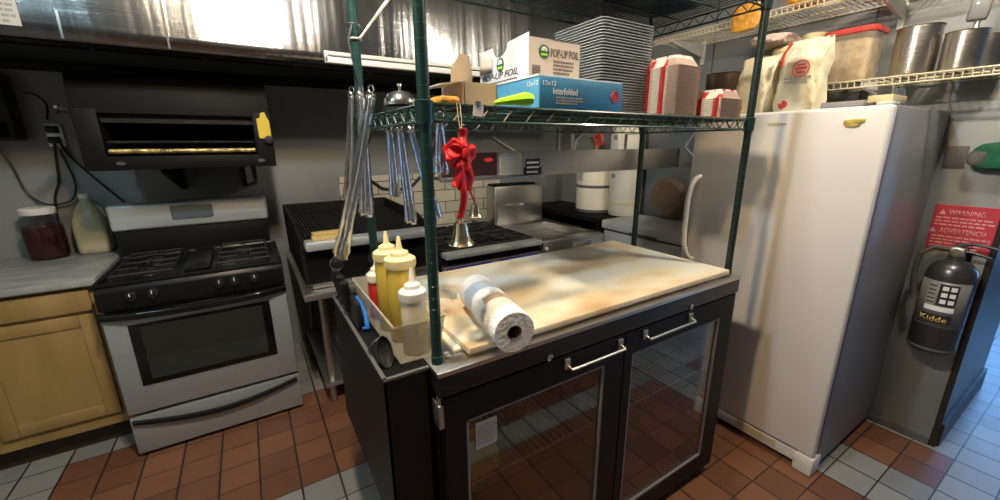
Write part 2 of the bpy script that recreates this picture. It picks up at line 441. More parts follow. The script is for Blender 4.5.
# ------------------------------------------------------------------ the room
YB, XR, XL, YF, ZC = 3.35, 2.85, -1.62, -2.6, 2.75
struct('floor', MB().box(XL - .1, 7.0, YF - .1, YB + .1, -.08, 0), 'floor', smooth=0)
struct('ceiling', MB().box(XL - .1, 7.0, YF - .1, YB + .1, ZC, ZC + .08), 'ceiling', smooth=0)
struct('wall_back', MB().box(XL - .1, 4.0, YB, YB + .1, 0, ZC), 'steel_wall', smooth=0)
struct('wall_left', MB().box(XL - .1, XL, YF, YB, 0, ZC), 'steel_wall', smooth=0)
struct('wall_front', MB().box(XL - .1, 7.0, YF - .1, YF, 0, ZC), 'room_wall', smooth=0)
struct('wall_right', MB().box(XR, 3.85, .30, YB, 0, ZC), 'steel_wall', smooth=0)
struct('wall_hall', MB().box(3.85, 7.0, 2.2, 2.3, 0, ZC), 'room_wall', smooth=0)
w = MB().box(7.0, 7.1, YF, -1.9, 0, ZC).box(7.0, 7.1, 1.7, 2.3, 0, ZC).box(7.0, 7.1, -1.9, 1.7, 0, .5).box(7.0, 7.1, -1.9, 1.7, 2.3, ZC)
struct('wall_far', w, 'room_wall', smooth=0)
M['day'] = mat('daylight_pane', (.35, .62, 1.), .3, emit=7, ecol=(.20, .48, 1.))
wn = struct('window_1', MB().box(6.98, 7.02, -1.9, -1.84, .5, 2.3).box(6.98, 7.02, 1.64, 1.7, .5, 2.3).box(6.98, 7.02, -1.84, 1.64, .5, .56)
            .box(6.98, 7.02, -1.84, 1.64, 2.24, 2.3).box(6.98, 7.02, -.13, -.07, .56, 2.24), 'white_plastic')
obj('pane', MB().box(7.005, 7.012, -1.84, 1.64, .56, 2.24), 'day', wn, smooth=0)
# dark return of the wall beside the opening, its corner guard and base
struct('trim_1', MB().box(2.86, 3.86, .285, .30, 0, ZC), 'corner_guard', smooth=0)
struct('trim_2', MB().box(2.838, 2.862, .280, .305, 0, ZC, .003), 'corner_guard')
struct('baseboard_right', MB().box(2.832, 2.85, .305, 1.4, 0, .035), 'gasket', smooth=0)
struct('baseboard_hall', MB().box(2.865, 3.87, .270, .285, 0, .13), 'baseboard', smooth=0)
struct('trim_3', MB().box(.60, 2.10, YB - .012, YB, .70, 1.31), 'tile_white', smooth=0)      # tiled splashback
struct('trim_4', MB().box(2.79, XR, YB - .05, YB, .6, 1.75, .004), 'steel_dull')          # corner strip
struct('trim_5', MB().box(XR - .006, XR, .30, .56, .035, 1.9, .002), 'steel_wall')         # sheet beside the opening
sm = MB()
for y in (.535, .90, 1.76, 2.62): sm.box(XR - .004, XR + .001, y - .004, y + .004, .1, 2.7)
struct('trim_6', sm, 'gasket', smooth=0)                                                  # sheet joints

# ------------------------------------------------------------------ extractor hood
hd = thing('extractor_hood', 'long stainless steel extractor hood over the cooking line', 'extractor hood', (.4, 2.8, 1.95))
def hood_face(u, v):
    x = XL + u * (2.42 - XL); z = 1.95 + v * .78
    return (x, 2.35 + .05 * v * v + .012 * math.sin(x * 5.3 + 1) * math.sin(v * 3), z)
fm = MB(); fm.ngrid(hood_face, 90, 14); obj('hood_front', fm, 'hood_steel', hd, smooth=60, solid=.006)
obj('hood_end', MB().prism([(2.35, 1.95), (3.348, 1.95), (3.348, 2.74), (2.40, 2.74)], 2.405, 2.42, 'yz'), 'steel_dull', hd, smooth=0)
obj('lower_lip', MB().box(XL, 2.405, 2.36, 2.44, 1.945, 1.962, .003), 'soot', hd)
fl = MB()
for i in range(8):
    x0 = XL + i * .5
    fl.prism([(2.62, 2.62), (3.20, 2.06), (3.215, 2.075), (2.635, 2.635)], x0 + .01, x0 + .49, 'yz')
obj('grease_filter', fl, 'soot', hd, smooth=0)
obj('grease_trough', MB().box(XL, 2.405, 3.13, 3.345, 1.955, 1.985, .003), 'soot', hd)
obj('inner_roof', MB().box(XL, 2.405, 2.42, 3.345, 2.66, 2.68), 'soot', hd, smooth=0)
for x in (-.53, -.205, .70, 1.55):
    obj('seam', MB().prism([(2.337, 1.955), (2.349, 1.955), (2.356, 2.2), (2.379, 2.5), (2.394, 2.72), (2.382, 2.72), (2.345, 2.2)], x - .004, x + .004, 'yz'), 'chrome', hd, smooth=0)
for x, z in ((-.195, 1.99), (-.515, 1.985), (.70, 2.0)): obj('rivet', MB().lathe([(0, -.004), (.007, 0), (.007, .006)], (x, 2.345, z), 'y', 10), 'black', hd)
sk = obj('notice_plate', MB().box(-.78, -.632, 2.336, 2.341, 1.985, 2.14), 'label_grey', hd, smooth=0)
obj('print', text_lines((-.775, 2.3355, 1.99), (1, 0, 0), (0, 0, 1), .135, .11, 6, 4), 'ink_grey', sk, smooth=0)
obj('drip_rail', MB().box(.415, 2.40, 2.318, 2.346, 1.955, 1.985, .004).box(.415, 2.40, 2.327, 2.346, 1.994, 2.012, .003)
    .box(.415, .43, 2.318, 2.346, 1.955, 2.012, .002), 'white_plastic', hd)

# ------------------------------------------------------------------ left counter
cb = thing('base_cabinet', 'light oak base cabinet with one drawer and a raised-panel door', 'cabinet', (-1.16, 2.95, 0))
obj('body', MB().box(-1.61, -.702, 2.62, 3.33, .13, .905), 'oak', cb, smooth=0)
obj('toe_kick', MB().box(-1.61, -.702, 2.70, 3.33, 0, .13), 'oak_dark', cb, smooth=0)
for x0, x1 in ((-1.60, -1.175), (-1.16, -.735)):
    dr = obj('drawer', MB().box(x0, x1, 2.598, 2.62, .775, .885, .006), 'oak', cb)
    d = MB().box(x0, x0 + .06, 2.598, 2.62, .20, .758, .004).box(x1 - .06, x1, 2.598, 2.62, .20, .758, .004)
    d.box(x0 + .06, x1 - .06, 2.599, 2.62, .20, .26, .004).box(x0 + .06, x1 - .06, 2.599, 2.62, .698, .758, .004).box(x0 + .05, x1 - .05, 2.607, 2.62, .25, .71)
    obj('door', d, 'oak', cb)
ct = one('countertop', MB().box(-1.615, -.692, 2.57, 3.345, .905, .94, .006), 'marble', 'grey marble-look countertop on the oak cabinet left of the stove', 'countertop', origin=(-1.15, 2.95, .905))

j = thing('glass_jar', 'big glass jar of dark red sauce with a white lid', 'jar', (-1.015, 3.215, .94))
obj('jar_glass', MB().lathe([(.06, .94), (.083, .947), (.087, .97), (.087, 1.13), (.078, 1.165), (.062, 1.185), (.062, 1.205)], (-1.015, 3.215, 0), seg=28), 'jar_glass', j)
obj('sauce', MB().lathe([(.056, .945), (.080, .952), (.083, .972), (.083, 1.118), (.079, 1.13)], (-1.015, 3.215, 0), seg=28), 'jar_red', j)
obj('lid', MB().lathe([(.070, 1.192), (.072, 1.195), (.072, 1.222), (.067, 1.228)], (-1.015, 3.215, 0), seg=32), 'white_plastic', j)
jg = thing('gallon_jug', 'cloudy plastic gallon jug of pale liquid beside the dark jar', 'jug', (-.825, 3.255, .94))
def sq_ring(mb, levels, c, seg=24, p=4.):
    """rounded-square lathe: (half width, half depth, z, power)"""
    rings = []
    for a, b2, z, pw in levels:
        R = []
        for k in range(seg):
            t = 2 * PI * k / seg; cs, sn = math.cos(t), math.sin(t)
            R.append(mb.b.verts.new((c[0] + a * math.copysign(abs(cs) ** (2 / pw), cs), c[1] + b2 * math.copysign(abs(sn) ** (2 / pw), sn), z)))
        rings.append(R)
    for A, B in zip(rings, rings[1:]):
        for k in range(seg): mb.b.faces.new((A[k], A[(k + 1) % seg], B[(k + 1) % seg], B[k]))
    mb.b.faces.new(rings[0][::-1]); mb.b.faces.new(rings[-1]); return mb
m_ = sq_ring(MB(), [(.060, .060, .94, 5), (.072, .072, .95, 5), (.075, .075, .98, 4), (.075, .075, 1.10, 4), (.070, .070, 1.15, 3), (.048, .048, 1.21, 2.2), (.024, .024, 1.245, 2), (.021, .021, 1.27, 2)], (-.825, 3.255))
obj('jug_body', m_, 'jug', jg, smooth=60)
obj('jug_handle', MB().tube([(-.765, 3.255, 1.12), (-.755, 3.255, 1.16), (-.775, 3.255, 1.205), (-.80, 3.255, 1.225)], .011, 8), 'jug', jg)
obj('cap', MB().lathe([(.024, 1.262), (.024, 1.285), (.021, 1.288)], (-.825, 3.255, 0), seg=18), 'cap_white', jg)

ou = thing('power_outlet', 'double wall outlet with black plugs above the counter', 'power outlet', (-.895, 3.35, 1.55))
obj('cover_plate', MB().box(-.93, -.858, 3.338, 3.349, 1.552, 1.682, .004), 'stove_silver', ou)
for z in (1.645, 1.588): obj('plug', MB().box(-.918, -.872, 3.29, 3.338, z - .018, z + .02, .008), 'black_plastic', ou)
def cord(name, pts, label, r=.005):
    P = [Vector(p) for p in pts]; out = []
    for i in range(len(P) - 1):                     # smooth curve through the points
        p0, p1, p2, p3 = P[max(i - 1, 0)], P[i], P[i + 1], P[min(i + 2, len(P) - 1)]
        for k in range(6):
            t = k / 6; out.append(.5 * ((2 * p1) + (p2 - p0) * t + (2 * p0 - 5 * p1 + 4 * p2 - p3) * t * t + (3 * p1 - p0 - 3 * p2 + p3) * t ** 3))
    out.append(P[-1]); return one(name, MB().tube(out, r, 6), 'black_plastic', label, 'cable', 'cables at the wall outlet', origin=tuple(P[0]))
cord('black_cable', [(-.90, 3.315, 1.57), (-.91, 3.325, 1.50), (-.93, 3.33, 1.36), (-.965, 3.33, 1.26), (-.98, 3.33, 1.10), (-.98, 3.332, .95)], 'thick black cord running straight down from the outlet to the counter', .007)
cord('black_cable', [(-.885, 3.32, 1.535), (-.875, 3.32, 1.47), (-.86, 3.31, 1.33), (-.90, 3.308, 1.245), (-1.0, 3.308, 1.235), (-1.07, 3.33, 1.31), (-1.095, 3.33, 1.46), (-1.14, 3.33, 1.60)], 'thin black cord looping left from the outlet across the wall')
cord('black_cable', [(-.875, 3.315, 1.57), (-.855, 3.33, 1.50), (-.77, 3.33, 1.36), (-.66, 3.33, 1.20), (-.58, 3.33, 1.05)], 'black cord slanting right from the outlet down behind the stove', .006)
cord('black_cable', [(-.91, 3.34, 1.70), (-.895, 3.34, 1.78), (-.93, 3.34, 1.83), (-.97, 3.34, 1.84)], 'short black cord curving up the wall above the outlet', .004)
bx = thing('control_box', 'black box fixed to the back wall at the far left edge', 'control box', (-1.10, 3.28, 1.58))
obj('housing', MB().box(-1.22, -1.005, 3.22, 3.349, 1.585, 1.92, .012), 'black_plastic', bx)
obj('lower_hood', MB().box(-1.20, -1.03, 3.20, 3.22, 1.60, 1.68, .006), 'black_matte', bx)

# ------------------------------------------------------------------ gas stove
st = thing('gas_stove', 'freestanding silver and black gas stove against the back wall', 'stove', (-.29, 2.75, 0))
x0, x1 = -.672, .092
obj('body', MB().box(x0 + .006, x1 - .006, 2.46, 3.06, .03, .885, .004), 'black', st)
obj('front_foot', MB().lathe([(.018, 0), (.018, .035)], (x0 + .06, 2.50, 0), seg=10), 'black_plastic', st)
obj('front_foot', MB().lathe([(.018, 0), (.018, .035)], (x1 - .06, 2.50, 0), seg=10), 'black_plastic', st)
dw = obj('storage_drawer', MB().box(x0, x1, 2.425, 2.47, .025, .232, .006), 'stove_grey', st)
def bow(u, v):
    x = x0 + .012 + u * (x1 - x0 - .024); s = math.sin(PI * u); a = 2 * PI * v
    return (x, 2.418 - .012 * s + .012 * math.cos(a), .212 - .052 * s + (.013 + .004 * s) * math.sin(a))
obj('handle', MB().ngrid(bow, 40, 10), 'oven_black', dw, smooth=60)
od = obj('oven_door', MB().box(x0, x1, 2.425, 2.47, .250, .772, .008), 'stove_grey', st)
obj('window_surround', MB().box(-.588, .004, 2.421, 2.426, .395, .722, .002), 'oven_black', od)
obj('oven_window', MB().box(-.545, -.035, 2.418, 2.424, .425, .705, .001), 'oven_glass', od, smooth=0)
def bow2(u, v):
    x = x0 - .002 + u * (x1 - x0 + .004); s = min(1., 6 * u, 6 * (1 - u)); a = 2 * PI * v
    return (x, 2.42 - .028 * s + .016 * math.cos(a), .782 - .012 * math.sin(PI * u) + .020 * math.sin(a))
obj('door_handle', MB().ngrid(bow2, 40, 10), 'oven_black', od, smooth=60)
cp = obj('control_panel', MB().prism([(2.47, .80), (2.425, .805), (2.43, .895), (2.445, .925), (2.50, .925)], x0 - .002, x1 + .002, 'yz', .004), 'black', st)
for x in (-.545, -.465, -.20, -.135, -.045):
    k = obj('knob', MB().lathe([(.024, 0), (.022, -.022), (.018, -.026), (0, -.026)], (x, 2.43, .866), 'y', 20).box(x - .004, x + .004, 2.388, 2.41, .846, .888, .002), 'black_plastic', st)
    obj('pointer', MB().box(x - .0018, x + .0018, 2.3855, 2.389, .872, .889), 'ink_white', k, smooth=0)
tp = MB().box(x0, x1, 2.44, 2.985, .885, .925, .006)
obj('cooktop', tp, 'black', st)
obj('cooktop_rim', MB().box(x0 - .003, x1 + .003, 2.432, 2.452, .922, .936, .004).box(x0 - .003, x0 + .016, 2.45, 2.985, .922, .940, .004).box(x1 - .016, x1 + .003, 2.45, 2.985, .922, .940, .004), 'black', st)
for cx in (-.50, -.08):
    for cy in (2.58, 2.83):
        bn = obj('burner', MB().lathe([(.055, .925), (.055, .935), (.045, .938), (.045, .948), (.030, .953), (0, .953)], (cx, cy, 0), seg=24), 'iron', st)
        obj('burner_ring', MB().lathe([(.060, .925), (.062, .930), (.050, .932)], (cx, cy, 0), seg=24), 'chrome', bn)
    g = MB()
    for cy in (2.58, 2.83):
        for a in range(4):
            d = a * PI / 2; c, s = math.cos(d), math.sin(d)
            g.tube([(cx + .03 * c, cy + .03 * s, .962), (cx + .115 * c, cy + .115 * s, .962)], .006, 6)
    for y in (2.465, 2.705, 2.945): g.tube([(cx - .115, y, .960), (cx + .115, y, .960)], .007, 6)
    for x in (cx - .115, cx + .115):
        g.tube([(x, 2.465, .960), (x, 2.945, .960)], .007, 6)
        for y in (2.465, 2.945): g.tube([(x, y, .925), (x, y, .960)], .007, 6)
    obj('grate', g, 'iron', st)
obj('centre_cover', MB().box(-.345, -.235, 2.50, 2.92, .925, .948, .006), 'black', st)
bk = obj('backguard', MB().box(x0 - .003, x1 - .022, 2.985, 3.07, .90, 1.09, .006), 'black', st)
obj('backguard_panel', MB().box(x0 - .012, x1 - .012, 2.965, 3.075, 1.09, 1.24, .018, 3), 'stove_silver', st)
ds = obj('clock_display', MB().box(-.408, -.208, 2.958, 2.97, 1.135, 1.217, .010), 'display', st)
obj('backguard_trim', MB().box(x0 - .004, x1 - .02, 2.978, 2.99, .935, .942), 'chrome', st, smooth=0)

# ------------------------------------------------------------------ salamander broiler
sl = thing('salamander_broiler', 'black wall-mounted salamander broiler hanging under the hood above the stove', 'broiler', (-.24, 2.9, 1.43))
a0, a1, yf = -.63, .148, 2.60
sh = MB().box(a0, a0 + .085, yf, 3.12, 1.44, 1.72, .004).box(a1 - .085, a1, yf, 3.12, 1.44, 1.72, .004)
sh.box(a0 + .08, a1 - .08, yf, 3.12, 1.44, 1.505, .004).box(a0, a1, 3.06, 3.12, 1.44, 1.88)
sh.prism([(yf, 1.70), (3.12, 1.70), (3.12, 1.88), (2.63, 1.88)], a0, a1, 'yz', .003)
obj('housing', sh, 'black_matte', sl)
obj('burner_plate', MB().box(a0 + .085, a1 - .085, yf + .04, 3.06, 1.66, 1.70), 'soot', sl, smooth=0)
rk = MB()
for i in range(26): rk.tube([(a0 + .11 + i * .0222, yf + .03, 1.575), (a0 + .11 + i * .0222, 3.05, 1.575)], .0035, 5)
for y in (yf + .03, 2.80, 3.04): rk.tube([(a0 + .09, y, 1.57), (a1 - .09, y, 1.57)], .006, 6)
obj('broiler_rack', rk, 'soot', sl)
obj('rack_handle', MB().tube([(a0 + .10, yf - .012, 1.528), (a1 - .09, yf - .012, 1.528)], .012, 10).tube([(a0 + .12, yf - .012, 1.528), (a0 + .12, yf + .04, 1.528)], .007).tube([(a1 - .11, yf - .012, 1.528), (a1 - .11, yf + .04, 1.528)], .007), 'grease', sl)
obj('rating_plate', MB().prism([(.085, 1.59), (.142, 1.585), (.142, 1.68), (.132, 1.70), (.125, 1.725), (.105, 1.72), (.10, 1.695), (.083, 1.69)], yf - .004, yf + .001), 'yellow', sl)
obj('gas_knob', MB().lathe([(.022, 0), (.020, -.022), (0, -.024)], (.128, yf - .003, 1.582), 'y', 18), 'black_plastic', sl)
for x in (a0 + .13, a1 - .07): obj('badge', MB().lathe([(.020, 0), (.018, -.006), (0, -.006)], (x, yf, 1.472), 'y', 16, Matrix.Scale(.5, 4, (0, 0, 1)) @ Matrix.Rotation(-PI / 2, 4, 'X')), 'chrome', sl)
obj('side_lever', MB().tube([(a0, 2.64, 1.705), (a0 - .04, 2.62, 1.715)], .012, 8).lathe([(.020, -.01), (.024, 0), (.020, .01)], (a0 - .045, 2.618, 1.716), 'x', 14), 'black_plastic', sl)
for x in (-.36, -.02):
    obj('wall_bracket', MB().prism([(2.66, 1.44), (3.345, 1.44), (3.345, 1.28), (3.30, 1.28), (2.70, 1.415)], x - .012, x + .012, 'yz'), 'black_matte', sl, smooth=0)
obj('gas_pipe', MB().tube([(.04, 2.95, 1.44), (.04, 2.98, 1.36), (.045, 3.2, 1.33), (.045, 3.33, 1.30)], .014, 8), 'copper', sl)

# ------------------------------------------------------------------ char-grill on its stand
sd = thing('equipment_stand', 'stainless equipment stand with shelf carrying the black char-grill', 'stand', (.57, 2.75, 0))
obj('stand_top', MB().box(.165, .945, 2.24, 3.28, .735, .775, .006), 'steel_dull', sd)
for x in (.265, .90):
    for y in (2.40, 3.20): obj('leg', MB().lathe([(.013, 0), (.020, .012), (.020, .735)], (x, y, 0), seg=14), 'steel_dull', sd)
obj('lower_shelf', MB().box(.225, .925, 2.36, 3.24, .12, .145, .004), 'steel_dull', sd)
rk0 = thing('oven_rack', 'chrome wire racks stacked on the shelf under the char-grill', 'oven rack', (.62, 2.75, .145))
for z in (.16, .22, .28, .33):
    r_ = MB()
    for i in range(12): r_.tube([(.335, 2.42 + i * .055, z), (.86, 2.42 + i * .055, z)], .004, 5)
    for x in (.335, .60, .86): r_.tube([(x, 2.42, z), (x, 3.03, z)], .0055, 6)
    for x in (.335, .86): r_.tube([(x, 2.42, z - .058 if z > .2 else .145), (x, 2.42, z)], .0045, 5)
    obj('rack', r_, 'chrome', rk0)
cg = thing('char_grill', 'black gas char-grill with slotted grates beside the silver stove', 'grill', (.56, 2.75, .775))
g0, g1 = .19, .935
obj('body', MB().box(g0, g1, 2.34, 3.30, .80, 1.0, .004), 'soot', cg)
obj('side_splash', MB().prism([(2.34, .98), (2.34, 1.05), (2.55, 1.11), (3.30, 1.135), (3.30, .98)], g0 - .004, g0 + .012, 'yz'), 'soot', cg, smooth=0)
obj('side_splash', MB().prism([(2.34, .98), (2.34, 1.05), (2.55, 1.11), (3.30, 1.135), (3.30, .98)], g1 - .012, g1 + .004, 'yz'), 'soot', cg, smooth=0)
obj('back_splash', MB().box(g0, g1, 3.285, 3.30, .98, 1.135), 'soot', cg, smooth=0)
for k in range(5):
    gx = g0 + .022 + k * .142; g = MB()
    for i in range(7): g.prism([(2.36, 1.015), (3.27, 1.055), (3.27, 1.075), (2.36, 1.035)], gx + i * .0195, gx + i * .0195 + .009, 'yz')
    for y in (2.365, 2.8, 3.255): g.box(gx, gx + .128, y - .008, y + .008, 1.0 + (y - 2.36) * .044, 1.028 + (y - 2.36) * .044)
    obj('grate', g, 'iron', cg, smooth=0)
obj('front_rail', MB().box(g0 + .015, g1 - .035, 2.265, 2.36, 1.0, 1.052, .012), 'stove_silver', cg)
obj('control_panel', MB().box(g0 + .012, g1 - .012, 2.33, 2.345, .80, 1.0), 'black', cg, smooth=0)
for x in (.36, .56, .76): obj('knob', MB().lathe([(.030, 0), (.028, -.02), (.02, -.028), (0, -.028)], (x, 2.33, .90), 'y', 20), 'black_plastic', cg)
obj('knob_bezel', MB().tube(ring_pts((.36, 2.328, .90), .036, 'y', 24), .0022, 6, True), 'chrome', cg)
for x in (g0 + .03, g1 - .03):
    for y in (2.40, 3.22): obj('leg', MB().lathe([(.018, .775), (.018, .81)], (x, y, 0), seg=10), 'steel_dull', cg)
obj('drip_tray', MB().box(.22, .90, 2.30, 2.8, .782, .80, .003), 'steel_dull', cg)
one('wooden_block', MB().box(.245, .43, 2.29, 2.335, 1.053, 1.075, .004), 'wood_block', 'front pale wooden stick lying on the char-grill rail', 'wooden block', origin=(.34, 2.31, 1.052))
one('wooden_block', MB().box(.255, .44, 2.345, 2.40, 1.054, 1.084, .004).rot(math.radians(4), 'Z', (.34, 2.37, 1.06)), 'wood_block', 'rear pale wooden stick lying on the edge of the char-grill grates', 'wooden block', origin=(.34, 2.37, 1.052))

# ------------------------------------------------------------------ burner range
rg = thing('burner_range', 'black open-burner range with stainless front rail and blue film strip', 'range', (1.33, 2.6, 0))
r0, r1, ry = .965, 1.71, 2.20
obj('body', MB().box(r0, r1, ry + .05, 3.05, .10, .86, .004), 'black', rg)
for x in (r0 + .06, r1 - .06):
    for y in (ry + .12, 2.98): obj('leg', MB().lathe([(.02, 0), (.025, .10)], (x, y, 0), seg=10), 'steel_dull', rg)
obj('front_rail', MB().box(r0, r1, ry - .03, ry + .06, .855, .89, .008), 'stove_silver', rg)
obj('front_panel', MB().box(r0, r1, ry + .01, ry + .05, .62, .80, .004), 'steel_dull', rg)
for p, q in ((r0 + .01, 1.31), (1.375, r1 - .01)): obj('blue_film', MB().box(p, q, ry + .003, ry + .012, .762, .792), 'blue_film', rg, smooth=0)
obj('oven_door', MB().box(r0 + .02, r1 - .02, ry + .01, ry + .05, .16, .58, .006), 'steel_dull', rg)
for i in range(5): obj('knob', MB().lathe([(.022, 0), (.020, -.025), (0, -.028)], (r0 + .09 + i * .14, ry + .01, .71), 'y', 16), 'black_plastic', rg)
for i in range(2):
    for k in range(2):
        cx, cy = r0 + .19 + i * .37, ry + .24 + k * .37
        g = MB().tube(ring_pts((cx, cy, .892), .075, 'z', 20), .007, 6, True)
        for a in range(8):
            d = a * PI / 4; g.tube([(cx + .03 * math.cos(d), cy + .03 * math.sin(d), .897), (cx + .16 * math.cos(d), cy + .16 * math.sin(d), .897)], .007, 6)
        for s in (-.165, .165):
            g.tube([(cx - .165, cy + s, .892), (cx + .165, cy + s, .892)], .009, 6); g.tube([(cx + s, cy - .165, .892), (cx + s, cy + .165, .892)], .009, 6)
        gr = obj('burner_grate', g, 'iron', rg)
        obj('burner', MB().lathe([(.05, .862), (.05, .872), (.035, .882), (0, .882)], (cx, cy, 0), seg=18), 'iron', gr)
obj('cooktop', MB().box(r0, r1, ry + .05, 3.05, .858, .868), 'soot', rg, smooth=0)
ov = thing('steel_box', 'square stainless box with a bar handle at the back of the range', 'steel cabinet', (1.98, 3.0, .868))
obj('housing', MB().box(1.73, 2.235, 2.85, 2.99, .868, 1.205, .006), 'steel_dull', ov)
obj('top_gap', MB().box(1.735, 2.16, 2.86, 2.98, 1.204, 1.222, .004), 'black_matte', ov)
obj('door', MB().box(1.745, 2.22, 2.838, 2.85, .88, 1.195, .003), 'steel', ov)
obj('handle', MB().tube([(1.83, 2.838, 1.045), (1.83, 2.815, 1.045), (2.0, 2.815, 1.045), (2.0, 2.838, 1.045)], .007, 8), 'chrome', ov)
fy = thing('steam_table', 'low stainless counter unit with a recessed basin right of the range', 'steam table', (2.05, 2.6, 0))
obj('body', MB().box(1.73, 2.345, 2.22, 3.27, .12, .80, .004), 'steel_dull', fy)
for x in (1.78, 2.29):
    for y in (2.28, 3.2): obj('leg', MB().lathe([(.02, 0), (.02, .12)], (x, y, 0), seg=10), 'steel_dull', fy)
obj('basin_rim', MB().box(1.73, 2.345, 2.22, 2.32, .80, .868, .006).box(2.25, 2.345, 2.3, 3.27, .80, .868, .006).box(1.73, 1.80, 2.3, 3.27, .80, .868, .006).box(1.73, 2.345, 2.80, 3.27, .80, .867, .004), 'steel', fy)
obj('front_fascia', MB().box(1.735, 2.345, 2.19, 2.222, .745, .86, .006), 'steel', fy)
obj('nameplate', MB().box(2.02, 2.20, 2.184, 2.191, .785, .822, .002), 'steel_wall', fy)
obj('lower_drawer', MB().box(1.74, 2.34, 2.195, 2.222, .55, .725, .004), 'steel_dull', fy)
obj('indicator', MB().lathe([(.012, 0), (.012, -.01), (0, -.012)], (1.765, 2.19, .815), 'y', 12), 'white_plastic', fy)

# ------------------------------------------------------------------ chest freezer, tanks
cf = thing('chest_freezer', 'low white chest freezer behind the upright freezer', 'chest freezer', (2.6, 1.82, 0))
obj('cabinet', MB().box(2.385, 2.835, 1.41, 2.235, .03, .875, .012), 'white_enamel', cf)
obj('lid', MB().box(2.365, 2.838, 1.40, 2.245, .89, .96, .014), 'white_enamel', cf)
obj('gasket', MB().box(2.39, 2.832, 1.415, 2.23, .873, .892), 'gasket', cf, smooth=0)
obj('lid_grip', MB().box(2.352, 2.372, 1.72, 1.95, .885, .905, .004), 'gasket', cf)
obj('lock', MB().lathe([(.012, 0), (.012, -.008), (0, -.008)], (2.385, 1.50, .80), 'x', 12, Matrix.Rotation(PI / 2, 4, 'Y')), 'gasket', cf)
for y in (1.47, 2.17): obj('foot', MB().box(2.42, 2.80, y - .02, y + .02, 0, .03), 'black_plastic', cf, smooth=0)
ds = thing('steel_stand', 'dark low stand in the corner carrying the white tanks', 'stand', (2.6, 2.75, 0))
obj('stand_top', MB().box(2.38, 2.84, 2.27, 3.28, .915, .960, .004), 'black_matte', ds)
for x in (2.41, 2.81):
    for y in (2.31, 3.24): obj('leg', MB().box(x - .02, x + .02, y - .02, y + .02, 0, .915), 'black_matte', ds, smooth=0)
obj('back_panel', MB().box(2.80, 2.83, 2.31, 3.24, .1, .90), 'black_matte', ds, smooth=0)
t1 = thing('tank', 'cream tank with black bands and brass valve nearer the corner', 'tank', (2.62, 2.585, .961), 'tanks on the corner stand')
c = (2.62, 2.585, 0)
obj('tank_body', MB().lathe([(.15, .961), (.165, .971), (.165, 1.38), (.15, 1.44), (.09, 1.49), (.045, 1.50)], c, seg=32), 'tank', t1)
for z in (1.19, .98): obj('band', MB().lathe([(.167, z - .012), (.169, z), (.167, z + .012), (.1, z)], c, seg=32), 'gasket', t1)
obj('label', MB().box(2.452, 2.462, 2.525, 2.625, 1.24, 1.37).rot(math.radians(-14), 'Z', (2.62, 2.585, 0)), 'label_grey', t1, smooth=0)
obj('valve', MB().lathe([(.035, 1.50), (.035, 1.56), (.02, 1.58), (.02, 1.63)], c, seg=14).tube([(2.62, 2.585, 1.56), (2.54, 2.555, 1.56), (2.52, 2.565, 1.60)], .016, 8), 'brass', t1)
obj('hand_wheel', MB().tube(ring_pts((2.57, 2.525, 1.58), .045, 'x', 18), .011, 6, True).tube([(2.57, 2.525, 1.535), (2.57, 2.525, 1.625)], .007, 6).tube([(2.57, 2.48, 1.58), (2.57, 2.57, 1.58)], .007, 6), 'red_plastic', t1)
t2 = thing('tank', 'taller plain cream tank with a small dark mark beside the chest freezer', 'tank', (2.665, 2.285, .961), 'tanks on the corner stand')
c = (2.665, 2.285, 0)
obj('tank_body', MB().lathe([(.10, .961), (.123, .967), (.130, 1.0), (.130, 1.66), (.12, 1.70), (.06, 1.74)], c, seg=32), 'tank', t2)
obj('band', MB().lathe([(.131, 1.06), (.133, 1.068), (.131, 1.076), (.1, 1.068)], c, seg=32), 'yellow_plastic', t2)
obj('panel', MB().box(2.533, 2.545, 2.24, 2.34, 1.42, 1.62, .003).rot(math.radians(-10), 'Z', c), 'white_plastic', t2)
for z in (1.60, 1.30): obj('dark_mark', MB().box(2.529, 2.538, 2.26, 2.30, z - .022, z + .012).rot(math.radians(-10), 'Z', c), 'ink_grey', t2, smooth=0)
obj('hose', MB().tube([(2.515, 2.57, 1.60), (2.47, 2.60, 1.64), (2.43, 2.65, 1.58), (2.44, 2.68, 1.50)], .012, 8), 'steel', t1)
hb = thing('woven_basket', 'round tan woven basket leaning on the wall atop the chest freezer', 'basket', (2.74, 1.99, .96))
obj('basket_body', MB().lathe([(.06, -.035), (.135, -.022), (.160, .015), (.155, .022), (.13, -.01), (.05, -.02)], (2.785, 1.97, 1.125), 'x', 32), 'tan', hb)
obj('rim', MB().tube(ring_pts((2.803, 1.97, 1.125), .158, 'x', 32), .009, 6, True), 'tan', hb)
one('hanging_cable', MB().tube([(2.84, 1.75, 1.70), (2.80, 1.80, 1.62), (2.78, 1.85, 1.52), (2.81, 1.78, 1.44), (2.84, 1.70, 1.40)], .006, 6), 'white_plastic', 'white cable hanging down the right wall above the chest freezer', 'cable', origin=(2.84, 1.75, 1.70))
one('cable', MB().tube([(2.0, 3.33, 1.62), (2.15, 3.325, 1.54), (2.28, 3.32, 1.47), (2.45, 3.32, 1.445), (2.70, 3.32, 1.44)], .011, 6), 'white_plastic', 'white pipe curving along the back wall above the steel box', 'pipe', origin=(2.0, 3.33, 1.62)).name = 'wall_mounted_pipe'
